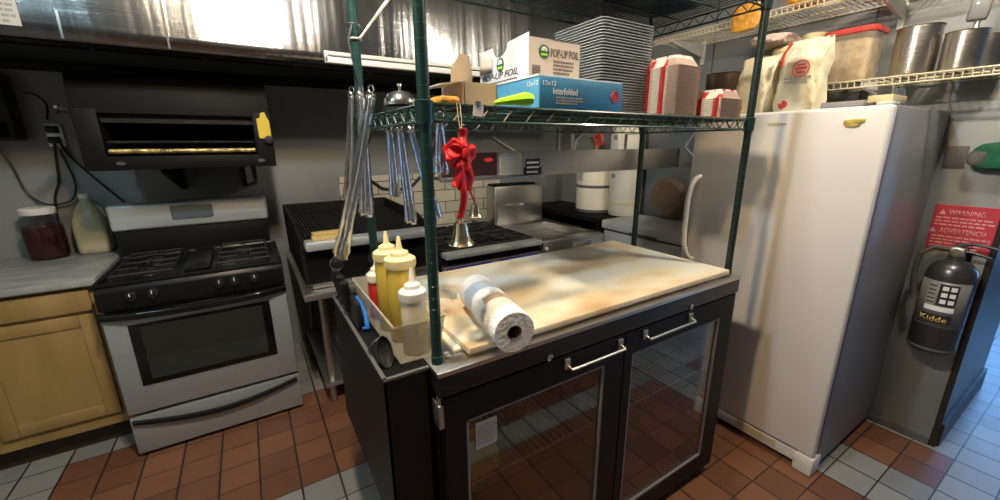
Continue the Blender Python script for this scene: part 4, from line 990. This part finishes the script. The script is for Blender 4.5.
for a in ((.431, 1.583, .434, 1.52, .010, 0), (.432, 1.525, .421, 1.375, .009, 1), (.438, 1.52, .446, 1.44, .010, 2), (.424, 1.515, .410, 1.45, .010, 3)):
    obj('ribbon_tail', MB().ngrid(tail(*a), 20, 2), 'ribbon', bw, smooth=60, solid=.0012)
obj('knot', MB().lathe([(0, -.016), (.009, -.010), (.011, 0), (.009, .010), (0, .016)], (.433, .842, 1.527), 'z', 14), 'ribbon', bw)
obj('string', MB().tube([(.428, .868, 1.640), (.428, .862, 1.60), (.431, .857, 1.575)], .0012, 5).tube([(.436, .868, 1.640), (.436, .862, 1.60), (.433, .857, 1.575)], .0012, 5), 'twine', bw)
def small_bell(x, y, z, s):
    return MB().lathe([(0, .062 * s), (.006 * s, .061 * s), (.007 * s, .055 * s), (.014 * s, .051 * s), (.0175 * s, .040 * s), (.020 * s, .024 * s), (.024 * s, .010 * s), (.032 * s, 0), (.030 * s, -.002 * s), (.02 * s, .008 * s), (0, .03 * s)], (x, y, z), seg=26)
obj('bell', small_bell(.420, .852, 1.313, 1.02), 'brass', bw)
obj('bell', small_bell(.489, .905, 1.366, .62), 'brass', bw)
obj('bell_cord', MB().tube([(.440, .86, 1.46), (.470, .89, 1.43), (.489, .905, 1.402)], .003, 5), 'ribbon', bw)

# tongs hanging on the rack's left end
def tongs(label, x, y, ztop, ln, lean, spread, yaw, scal=True, w=.010, cat='tongs'):
    """two sprung arms meeting at a bend hung over the rail; lean in y, spread of the arms"""
    t = thing('tongs', label, cat, (x, y, ztop), 'tongs hung on the rack')
    d = Vector((lean[0], lean[1], -1)).normalized(); side = Vector((-math.sin(yaw), math.cos(yaw), 0)); nrm = d.cross(side).normalized()
    top = Vector((x, y, ztop))
    for s in (-1, 1):
        mb = MB()
        def f(u, v, s=s):
            z = u * ln; op = s * (.004 + spread * min(1, u * 1.6) ** .8 * .5)
            wd = w * (1 - .25 * math.sin(PI * min(1, u * 1.15))) * (1 if u < .8 else 1 + (u - .8) * 3)
            k = (v - .5) * 2; curl = .004 * (1 - k * k) * (1 if u < .8 else 1.6)
            if u > .97: wd *= .7
            sc = (.0022 * math.sin(u * 160) if (scal and u > .8) else 0) * abs(k)
            return top + d * z + side * (op - s * curl * -1) + nrm * (k * (wd + sc))
        mb.ngrid(f, 40, 6); obj('arm', mb, 'tong_steel', t, smooth=60, solid=.0012)
    pts = [top + side * (.006 * math.cos(a)) + Vector((0, 0, .008 + .008 * math.sin(a))) for a in [PI * i / 8 for i in range(9)]]
    mb = MB()
    mb.ngrid(lambda u, v: top + side * (.0075 * math.cos(PI * u)) + Vector((0, 0, .012 * math.sin(PI * u))) + nrm * ((v - .5) * 2 * w), 10, 2)
    obj('spring_bend', mb, 'tong_steel', t, smooth=60, solid=.0014)
    obj('pull_ring', MB().tube([top + Vector((0, 0, .018)) + side * (.011 * math.cos(a)) + Vector((0, 0, .011 * math.sin(a))) for a in [2 * PI * i / 16 for i in range(16)]], .0022, 6, True), 'chrome', t)
    return t
tongs('longest steel tongs, slanting across the rack end', .326, 1.195, 1.680, .475, (-.285, .015), .022, .45, w=.0125)
tongs('steel tongs hanging straight by the rack\'s back-left post', .322, 1.405, 1.700, .34, (-.12, .05), .022, .5, w=.0115)
tongs('steel tongs hanging between the long slanting pair and the back-left post', .324, 1.30, 1.690, .365, (-.05, 0), .022, .4, w=.0125)
tongs('scalloped steel tongs hanging under the shelf behind the front post, nearest the bell ribbon', .398, .90, 1.592, .115, (.04, .10), .016, .5, True, .011)
tongs('steel tongs hung inside the rack, first of three below the call bell', .368, 1.19, 1.585, .19, (.0, -.02), .010, .5, w=.011)
tongs('steel tongs hung inside the rack, middle of three below the call bell', .385, 1.15, 1.585, .27, (.06, 0), .012, .5, w=.0115)
tongs('steel tongs hung inside the rack, rightmost of three below the call bell', .400, 1.10, 1.585, .26, (.26, 0), .014, .5, w=.0115)
one('cable_loop', MB().tube([(.37, 1.41, 1.588), (.345, 1.43, 1.50), (.36, 1.44, 1.43), (.405, 1.45, 1.395), (.46, 1.45, 1.385), (.52, 1.45, 1.40), (.58, 1.44, 1.46), (.60, 1.40, 1.55), (.60, 1.396, 1.588)], .0065, 8), 'black_plastic', 'black cable looping under the wire shelf behind the tongs', 'cable', origin=(.37, 1.41, 1.588))
one('utensil_hook', MB().tube([(.333, 1.372, 1.90), (.318, 1.37, 1.86), (.322, 1.36, 1.80), (.330, 1.35, 1.75), (.333, 1.345, 1.715), (.328, 1.33, 1.705), (.322, 1.32, 1.72)], .0028, 6).tube(ring_pts((.336, 1.375, 1.90), .021, 'z', 18), .0028, 6, True), 'chrome', 'long thin wire hook on the rack\'s back-left post above the tongs', 'hook', origin=(.333, 1.37, 1.8))
zt_ = thing('white_strap', 'white plastic strap slanting up from the rack\'s back-left post', 'strap', (.35, 1.37, 1.86))
obj('strap', MB().tube([(.352, 1.365, 1.865), (.40, 1.36, 1.925), (.46, 1.345, 2.0), (.52, 1.33, 2.062)], [.003, .0045, .006, .006], 8), 'white_plastic', zt_)
obj('loop', MB().tube(ring_pts((.342, 1.388, 1.865), .018, 'z', 18), .003, 6, True), 'white_plastic', zt_)
# bags on the upper shelf
one('dark_bag', crinkle((1.50, 1.20, 2.071), .19, .15, .14, 3), 'bluebag', 'dark blue plastic bag on the rack\'s upper shelf above the paper trays', 'bag', origin=(1.50, 1.20, 2.071))
one('dark_bag', crinkle((1.10, 1.15, 2.071), .13, .16, .16, 5), 'bluebag', 'dark blue plastic bag on the rack\'s upper shelf above the grey trays', 'bag', origin=(1.15, 1.15, 2.071))
# ------------------------------------------------------------------ upright freezer
fz = thing('upright_freezer', 'tall white upright freezer with a long curved handle against the right wall', 'freezer', (2.45, .94, 0))
f0, f1, e0, e1, ft = 2.13, 2.835, .545, 1.335, 1.682
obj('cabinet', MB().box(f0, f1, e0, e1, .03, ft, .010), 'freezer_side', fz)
obj('door_gasket', MB().box(2.112, f0 + .002, e0 + .008, e1 - .008, .105, ft - .01), 'gasket', fz, smooth=0)
dd = obj('door', MB().box(2.07, 2.114, e0, e1, .10, ft, .014, 3), 'white_enamel', fz)
hp = [(2.07, 1.268, 1.375), (2.045, 1.275, 1.365), (2.030, 1.29, 1.33), (2.026, 1.30, 1.25), (2.026, 1.30, 1.10), (2.028, 1.295, 1.0), (2.036, 1.28, .945), (2.05, 1.268, .92), (2.07, 1.262, .915)]
obj('handle', MB().tube(hp, [.012, .013, .014, .014, .014, .014, .014, .013, .012], 10), 'white_plastic', dd, smooth=60)
obj('oval_badge', MB().lathe([(.040, 0), (.040, -.004), (.034, -.0055), (0, -.0055)], (2.07, .935, 1.628), 'x', 28, Matrix.Scale(.22, 4, (0, 0, 1)) @ Matrix.Rotation(PI / 2, 4, 'Y')), 'almond', dd)
bg = obj('base_grille', MB().box(2.085, 2.12, e0 + .07, e1, .028, .090, .004), 'white_enamel', fz)
obj('badge_plate', MB().box(2.083, 2.086, e0 + .16, e0 + .36, .042, .080, .001), 'almond', bg, smooth=0)
obj('hinge_foot', MB().box(2.065, 2.16, e0 - .006, e0 + .075, .0, .096, .010), 'white_plastic', fz)
obj('hinge_foot', MB().box(2.075, 2.14, e1 - .07, e1, .0, .03, .004), 'black_plastic', fz)
obj('rear_foot', MB().box(2.70, 2.80, e0 + .02, e1 - .02, 0, .03), 'black_plastic', fz, smooth=0)
obj('top_hinge', MB().box(2.08, 2.16, e0 + .01, e0 + .06, ft, ft + .012, .003), 'white_plastic', fz)
m_ = crinkle((2.063, .672, 1.612), .007, .016, .022, 9, 18, 8, .25)
for c, a, h, sd in (((2.063, .650, 1.616), .018, .020, 3), ((2.063, .632, 1.618), .010, .017, 4), ((2.063, .660, 1.604), .022, .014, 5)):
    q = crinkle(c, .006, a, h, sd, 18, 8, .2); me = bpy.data.meshes.new('t'); q.b.to_mesh(me); m_.b.from_mesh(me)
one('magnet', m_, 'skin_yellow', 'small lumpy yellow magnet high on the white freezer door', 'magnet', origin=(2.063, .652, 1.61))
one('flat_box', MB().box(2.12, 2.30, .655, .80, 1.683, 1.708, .002), 'ink_grey', 'flat dark-edged box on the freezer top', 'box', origin=(2.2, .73, 1.683))
one('flat_box', MB().box(2.12, 2.28, .570, .645, 1.696, 1.722, .002), 'yellow_plastic', 'small cream box at the front corner of the freezer top', 'box', origin=(2.2, .61, 1.695))
# flour bags on the freezer
def paper_bag(name, c, a, b2, h, seed, label, logo=True):
    t = thing(name, label, 'bag', c, 'flour bags on the freezer')
    rnd = random.Random(seed); ph = [rnd.uniform(0, 6.28) for _ in range(6)]
    def f(u, v):
        th = 2 * PI * u; cs, sn = math.cos(th), math.sin(th)
        dep = a * (1.0 + .10 * math.sin(PI * min(1, v * 1.3))) * (1 if v < .72 else max(.06, 1 - (v - .72) * 3.3)); wid = b2 * (1 + .04 * math.sin(v * 9 + ph[0])) * (1 - .10 * max(0, v - .7))
        k = 1 + .04 * math.sin(7 * th + ph[1] + 6 * v) + .04 * math.sin(4 * th - 9 * v + ph[2]) + .025 * math.sin(15 * th + 21 * v)
        q = .45
        return (c[0] + dep * k * math.copysign(abs(cs) ** q, cs) - .02 * v * v, c[1] + wid * k * math.copysign(abs(sn) ** q, sn) + .012 * math.sin(ph[3] + v * 3), c[2] + h * v * (1 + .02 * math.sin(3 * th + ph[4])))
    m = MB(); m.ngrid(f, 40, 22, True); bmesh.ops.holes_fill(m.b, edges=[e for e in m.b.edges if e.is_boundary], sides=0)
    obj('bag_paper', m, 'bag', t, smooth=50)
    if logo:
        x = f(.5, .6)[0] - .003
        obj('logo', MB().tube(ring_pts((x, c[1] - .005, c[2] + h * .60), .033, 'x', 28), .0026, 5, True).box(x - .001, x + .002, c[1] - .028, c[1] + .018, c[2] + h * .60 - .004, c[2] + h * .60 + .006).box(x - .001, x + .002, c[1] - .022, c[1] + .012, c[2] + h * .60 + .012, c[2] + h * .60 + .018).box(x - .001, x + .002, c[1] - .022, c[1] + .012, c[2] + h * .60 - .018, c[2] + h * .60 - .012), 'red_ink', t, smooth=0)
        obj('print', text_lines((x - .003, c[1] + .055, c[2] + h * .40), (0, -1, 0), (0, 0, 1), .11, .03, 2, seed, .5), 'ink_grey', t, smooth=0)
        obj('side_stripe', MB().tube([(x + .004, c[1] + b2 * .55, c[2] + h * .97), (x - .004, c[1] + b2 * .80, c[2] + h * .83), (x - .002, c[1] + b2 * .92, c[2] + h * .66)], .006, 6), 'red_ink', t)
    obj('red_patch', MB().lathe([(.022, 0), (.018, -.004), (0, -.005)], (f(.5, .12)[0] + .001, c[1] + b2 * .60, c[2] + .035), 'x', 12, Matrix.Rotation(PI / 2, 4, 'Y')), 'red_plastic', t)
    return t
paper_bag('flour_bag', (2.235, .920, 1.683), .060, .086, .305, 2, 'cream flour bag with a round red logo on the freezer top')
paper_bag('flour_bag', (2.225, 1.120, 1.683), .058, .082, .262, 6, 'cream flour bag behind the right rack post on the freezer top', False)

# ------------------------------------------------------------------ right wall wire shelves
def wall_shelf(z, y0, y1, x0, label, brk):
    t = thing('wall_wire_shelf', label, 'wire shelf', ((x0 + XR) / 2, (y0 + y1) / 2, z), 'wire shelves on the right wall')
    e = MB()
    for zz in (z, z - .030): e.tube([(x0, y0, zz), (x0, y1, zz)], .0042, 6)
    n = int((y1 - y0) / .026)
    for i in range(n + 1): y = y0 + (y1 - y0) * i / n; e.tube([(x0, y, z - .030), (x0, y, z)], .0026, 5)
    obj('front_edge', e, 'almond', t)
    g = MB(); n = int((y1 - y0) / .026)
    for i in range(n + 1): y = y0 + (y1 - y0) * i / n; g.tube([(x0, y, z), (XR - .012, y, z)], .0024, 4)
    for x in (x0 + .13, x0 + .26, XR - .012): g.tube([(x, y0, z - .004), (x, y1, z - .004)], .0036, 6)
    obj('wire_mat', g, 'almond', t, smooth=60)
    for y in brk: obj('bracket', MB().prism([(x0 + .01, z - .008), (XR - .001, z - .008), (XR - .001, z - .085), (XR - .03, z - .085), (x0 + .02, z - .028)], y - .007, y + .007, 'xz').prism([(XR - .012, z + .02), (XR - .001, z + .02), (XR - .001, z - .13), (XR - .012, z - .13)], y - .012, y + .012, 'xz'), 'white_plastic', t, smooth=0)
    return t
wall_shelf(1.820, .31, 1.64, 2.45, 'lower cream wire wall shelf holding the pots and the red-lidded tub', (.78, 1.55))
wall_shelf(2.215, .31, 1.98, 2.45, 'upper cream wire wall shelf with an orange bag hanging over its edge', (.80, 1.835))
SZ = 1.823
def pot(label, c, r, z1, group='steel pots on the wall shelf', m='pot', handles=True):
    t = thing('stock_pot', label, 'pot', (*c, SZ), group)
    obj('pot_body', MB().lathe([(r * .90, SZ), (r * .96, SZ + .006), (r, SZ + .02), (r * 1.02, z1 - .004), (r * 1.07, z1), (r * 1.02, z1 + .002), (r * .985, z1 - .006), (r * .95, SZ + .02), (0, SZ + .012)], (*c, 0), seg=36), m, t)
    if handles:
        for s in (-1, 1): obj('handle', MB().tube([(c[0] + .03, c[1] + s * r, z1 - .045), (c[0] + .03, c[1] + s * (r + .028), z1 - .04), (c[0] - .03, c[1] + s * (r + .028), z1 - .04), (c[0] - .03, c[1] + s * r, z1 - .045)], .005, 6), m, t)
    return t
pot('larger steel pot on the wire wall shelf next to the red-lidded tub', (2.62, .665), .074, 2.035, handles=False)
pot('smaller steel pot on the wire wall shelf with a grey handle standing in it', (2.61, .515), .062, 1.985, handles=False)
pot('steel pot half hidden behind the smaller pot at the end of the shelf', (2.755, .475), .062, 1.98, handles=False)
pot('shallow brown pan on the wire wall shelf above the paper trays', (2.52, 1.47), .095, 1.945, 'brown pan on the wall shelf', 'copper', False)
sp = thing('spatula', 'grey-handled spatula standing in the smaller steel pot', 'spatula', (2.62, .515, SZ + .02))
obj('blade', MB().box(2.612, 2.616, .50, .535, SZ + .02, 1.97, .001).rot(math.radians(4), 'X', (2.61, .52, SZ)), 'steel', sp, smooth=0)
obj('tang', MB().box(2.610, 2.618, .500, .518, 1.95, 2.03, .002).rot(math.radians(4), 'X', (2.61, .52, SZ)), 'chrome', sp)
hd_ = obj('handle', MB().box(2.60, 2.628, .485, .545, 2.022, 2.16, .010, 3).rot(math.radians(4), 'X', (2.61, .52, SZ)), 'grey_plastic', sp)
obj('rivet', MB().lathe([(.005, 0), (.004, -.002), (0, -.002)], (2.60, .505, 2.085), 'x', 10, Matrix.Rotation(PI / 2, 4, 'Y')).lathe([(.005, 0), (.004, -.002), (0, -.002)], (2.60, .503, 2.105), 'x', 10, Matrix.Rotation(PI / 2, 4, 'Y')), 'ink_white', hd_)
tb = thing('storage_tub', 'clear square tub with a red lid on the wire wall shelf', 'tub', (2.60, .875, SZ))
o = sq_ring(MB(), [(.082, .090, SZ, 7), (.085, .092, SZ + .006, 7), (.092, .099, SZ + .222, 7)], (2.60, .888), 40, 7); obj('tub_body', o, 'tub_clear', tb, smooth=40)
o = sq_ring(MB(), [(.076, .084, SZ + .004, 6), (.082, .090, SZ + .19, 6), (.05, .06, SZ + .205, 4)], (2.60, .888), 40, 6); obj('contents', o, 'crumbs', tb, smooth=40)
o = sq_ring(MB(), [(.096, .103, SZ + .220, 7), (.098, .105, SZ + .226, 7), (.098, .105, SZ + .240, 7), (.094, .101, SZ + .243, 7)], (2.60, .888), 40, 7); obj('lid', o, 'red_plastic', tb, smooth=40)
def tub(label, c, r, h):
    t = thing('round_tub', label, 'tub', (*c, SZ), 'round tubs on the wall shelf')
    obj('tub_body', MB().lathe([(r * .86, SZ), (r * .88, SZ + .004), (r * .97, SZ + h - .03), (r * .97, SZ + h - .02)], (*c, 0), seg=30), 'yellow_plastic', t)
    obj('lid', MB().lathe([(r, SZ + h - .030), (r * 1.03, SZ + h - .024), (r * 1.03, SZ + h - .006), (r * .97, SZ + h), (r * .9, SZ + h - .003), (0, SZ + h - .003)], (*c, 0), seg=30), 'yellow_plastic', t)
    return t
tub('round cream tub beside the red-lidded tub on the wire wall shelf', (2.58, 1.055), .050, .262)
tub('round cream tub behind the logo flour bag on the wire wall shelf', (2.60, 1.190), .060, .225)
tub('round cream tub behind the right rack post on the wire wall shelf', (2.62, 1.325), .055, .20)
one('pink_bag', crinkle((2.545, 1.235, SZ + .228), .10, .10, .060, 11, amp=.16), 'pinkbag', 'crumpled pinkish plastic bag lying over the cream tubs', 'bag', origin=(2.545, 1.235, SZ + .228)).location.z += 0
m_ = crinkle((2.50, 1.345, 2.219), .06, .08, .07, 14, amp=.10); q = crinkle((2.432, 1.345, 2.135), .014, .075, .14, 17, amp=.12); me = bpy.data.meshes.new('t'); q.b.to_mesh(me); m_.b.from_mesh(me)
one('orange_bag', m_, 'orange_bag', 'orange packet overhanging the front of the upper wire wall shelf', 'bag', origin=(2.5, 1.345, 2.219))
one('orange_bag', crinkle((2.55, 1.10, 2.219), .07, .08, .09, 15, amp=.10), 'orange_bag', 'second orange packet further along the upper wire wall shelf', 'bag', origin=(2.55, 1.10, 2.219))
one('flat_pan', MB().lathe([(.10, 2.219), (.135, 2.25), (.14, 2.25), (.105, 2.2185)], (2.62, .80, 0), seg=32).lathe([(.10, 2.219), (0, 2.2195)], (2.62, .80, 0), seg=32), 'copper', 'dark pan on the upper wire wall shelf', 'pan', origin=(2.62, .80, 2.219))

# ------------------------------------------------------------------ extinguisher, sign
ex = thing('fire_extinguisher', 'charcoal fire extinguisher hung on the wall under the red warning sign', 'fire extinguisher', (2.755, .385, .55))
c = (2.755, .385, 0)
obj('cylinder', MB().lathe([(.070, .552), (.080, .556), (.086, .57), (.086, .93), (.080, .965), (.060, .995), (.030, 1.01), (.028, 1.03)], c, seg=36), 'ext_body', ex)
for z in (.575, .70): obj('band', MB().lathe([(.0865, z - .006), (.0875, z), (.0865, z + .006), (.05, z)], c, seg=36), 'gasket', ex)
lm = MB(); lm.ngrid(lambda u, v: (2.755 - .0875 * math.cos(-1.15 + 2.3 * u), .385 + .0875 * math.sin(-1.15 + 2.3 * u), .70 + .215 * v), 26, 2)
lab = obj('label', lm, 'ext_label', ex, smooth=60, solid=-.001)
def on_cyl(a0, a1, z0, z1, m, r=.0892):
    k = MB(); k.ngrid(lambda u, v: (2.755 - r * math.cos(a0 + (a1 - a0) * u), .385 + r * math.sin(a0 + (a1 - a0) * u), z0 + (z1 - z0) * v), 10, 1)
    return obj('print', k, m, lab, smooth=60)
# text on the label runs towards -y; angles measured from the side facing the room
on_cyl(-.60, .12, .800, .905, 'ink'); on_cyl(-.60, .55, .772, .796, 'ink_white', .0893); on_cyl(-.60, .55, .715, .755, 'ink')
for k in range(3):
    for q in range(2): on_cyl(-.52 + q * .30, -.30 + q * .30, .812 + k * .032, .832 + k * .032, 'ink_white', .0896)
on_cyl(.20, .58, .80, .905, 'ink_grey')
for k in range(5): on_cyl(.22, .55, .808 + k * .02, .814 + k * .02, 'ink', .0896)
wd = lettering('Kidde', lab, 'skin_yellow', (2.66, .435, .722), (0, -1, 0), (0, 0, 1), .090, .026, bold=.01)
for v in wd.data.vertices:
    yy = v.co.y; v.co.x += (.0955 - math.sqrt(max(1e-6, .0955 ** 2 - min(.09, abs(yy)) ** 2)))
obj('valve_head', MB().lathe([(.026, 1.02), (.026, 1.055), (.018, 1.065), (.018, 1.075)], c, seg=16).box(2.735, 2.775, .36, .41, 1.03, 1.07, .006), 'steel_dull', ex)
obj('lever', MB().tube([(2.755, .40, 1.075), (2.752, .34, 1.095), (2.745, .27, 1.085)], [.010, .009, .007], 8), 'black_plastic', ex)
obj('carry_handle', MB().tube([(2.755, .40, 1.050), (2.752, .34, 1.055), (2.748, .28, 1.040)], [.009, .008, .007], 8), 'black_plastic', ex)
obj('gauge', MB().lathe([(.016, 0), (.016, -.012), (0, -.013)], (2.735, .385, 1.05), 'x', 16, Matrix.Rotation(PI / 2, 4, 'Y')), 'brass', ex)
obj('hose', MB().tube([(2.755, .41, 1.055), (2.745, .46, 1.06), (2.74, .50, 1.02), (2.745, .507, .94), (2.755, .50, .86), (2.762, .488, .80)], [.010, .011, .011, .011, .013, .016], 10), 'hose', ex)
obj('wall_bracket', MB().box(2.838, 2.849, .35, .42, .60, 1.06).box(2.815, 2.84, .345, .425, .60, .61).box(2.82, 2.84, .36, .41, 1.0, 1.02), 'black_matte', ex, smooth=0)
sg = thing('warning_sign', 'red bilingual warning sign on the wall above the extinguisher', 'sign', (2.843, .405, 1.13))
obj('board', MB().box(2.8385, 2.8435, .300, .512, 1.03, 1.252, .001), 'sign_red', sg, smooth=0)
X_ = 2.8382
lettering('WARNING', sg, 'sign_text', (X_, .462, 1.205), (0, -1, 0), (0, 0, 1), .115, .024, bold=.01)
lettering('ADVERTENCIA', sg, 'sign_text', (X_, .478, 1.116), (0, -1, 0), (0, 0, 1), .155, .024, bold=.01)
obj('print', text_lines((X_, .500, 1.150), (0, -1, 0), (0, 0, 1), .19, .050, 3, 12, .4), 'sign_text', sg, smooth=0)
obj('print', text_lines((X_, .500, 1.045), (0, -1, 0), (0, 0, 1), .19, .064, 4, 13, .4), 'sign_text', sg, smooth=0)
for y, z in ((.482, 1.205), (.500, 1.116)):
    obj('warning_triangle', MB().prism([(y + .012, z), (y - .012, z), (y, z + .024)], X_ - .0006, X_, 'yz'), 'sign_text', sg, smooth=0)
one('wall_plate', MB().box(2.8385, 2.8435, .455, .528, 1.425, 1.525, .001), 'gasket', 'small dark grey plate on the wall beside the freezer top', 'plate', origin=(2.841, .49, 1.475))
gp = thing('green_pouch', 'green fabric pouch hanging on the wall above the warning sign', 'pouch', (2.81, .36, 1.42))
obj('pouch_body', crinkle((2.80, .352, 1.42), .036, .075, .125, 21, 26, 12, .14), 'green_fabric', gp)
obj('checked_tip', crinkle((2.795, .412, 1.435), .032, .032, .075, 22, 18, 8, .16), 'gasket', gp)
obj('hanger', MB().tube([(2.848, .36, 1.56), (2.82, .36, 1.55), (2.805, .36, 1.525)], .004, 6), 'black_plastic', gp)

# ------------------------------------------------------------------ lamps
def ceiling_lamp(x, y, r, col, power, label, group='ceiling lamps'):
    t = thing('ceiling_lamp', label, 'lamp', (x, y, ZC), group)
    m = mat('lamp_glow', col, .5, emit=power, ecol=col)
    obj('housing', MB().lathe([(r * 1.35, ZC), (r * 1.35, ZC - .02), (r * 1.05, ZC - .05), (r * 1.0, ZC - .03), (0, ZC - .03)], (x, y, 0), seg=28), 'white_plastic', t)
    obj('added_skirt', MB().lathe([(r * 1.3, ZC - .02), (r * 1.9, ZC - .05), (r * 2.1, ZC - .085), (r * 2.04, ZC - .085), (r * 1.84, ZC - .053), (r * 1.2, ZC - .026)], (x, y, 0), seg=32), 'steel_dull', t, smooth=60)  # unseen skirt added to keep direct lamp light off the hood
    obj('lamp_globe', MB().lathe([(r * .98, ZC - .040), (r * .95, ZC - .07), (r * .75, ZC - .11), (r * .40, ZC - .135), (0, ZC - .14)], (x, y, 0), seg=28), m, t)
    return t
ceiling_lamp(.12, .93, .055, (.92, .97, 1.), 600, 'round white ceiling lamp over the aisle by the cooler')
ceiling_lamp(.10, .68, .055, (1., .68, 0.34), 690, 'warm round ceiling lamp beside the white aisle lamp')
ceiling_lamp(2.03, .30, .060, (1., .88, .70), 480, 'round ceiling lamp in front of the freezer')
ceiling_lamp(-.95, .90, .070, (.66, .92, 1.), 130, 'cool round ceiling lamp over the left of the room')
# ------------------------------------------------------------------ world, camera, view
wd = bpy.data.worlds.new('world'); SC.world = wd; wd.use_nodes = True
wd.node_tree.nodes['Background'].inputs[0].default_value = (.5, .65, 1., 1); wd.node_tree.nodes['Background'].inputs[1].default_value = .3
cam = bpy.data.cameras.new('camera'); co = bpy.data.objects.new('camera', cam); COL.objects.link(co); SC.camera = co
cam.sensor_width = 36; cam.lens = 397.78 / 1000 * 36; cam.clip_start = .02
p_, r_, y_ = math.radians(14.826), math.radians(-.4166), math.radians(31.96)
f_ = Vector((math.sin(y_) * math.cos(p_), math.cos(y_) * math.cos(p_), -math.sin(p_))); rt = Vector((math.cos(y_), -math.sin(y_), 0)); up = rt.cross(f_)
rt, up = rt * math.cos(r_) + up * math.sin(r_), -rt * math.sin(r_) + up * math.cos(r_)
co.matrix_world = Matrix.Translation((0, 0, 1.546)) @ Matrix((rt, up, -f_)).transposed().to_4x4()
SC.view_settings.view_transform = 'Standard'; SC.view_settings.look = 'None'; SC.view_settings.gamma = 1
SC.view_settings.use_curve_mapping = False; SC.view_settings.exposure = .14
try:
    SC.cycles.use_denoising = True; SC.cycles.max_bounces = 8; SC.cycles.transparent_max_bounces = 12; SC.cycles.sample_clamp_indirect = 6
except Exception: pass
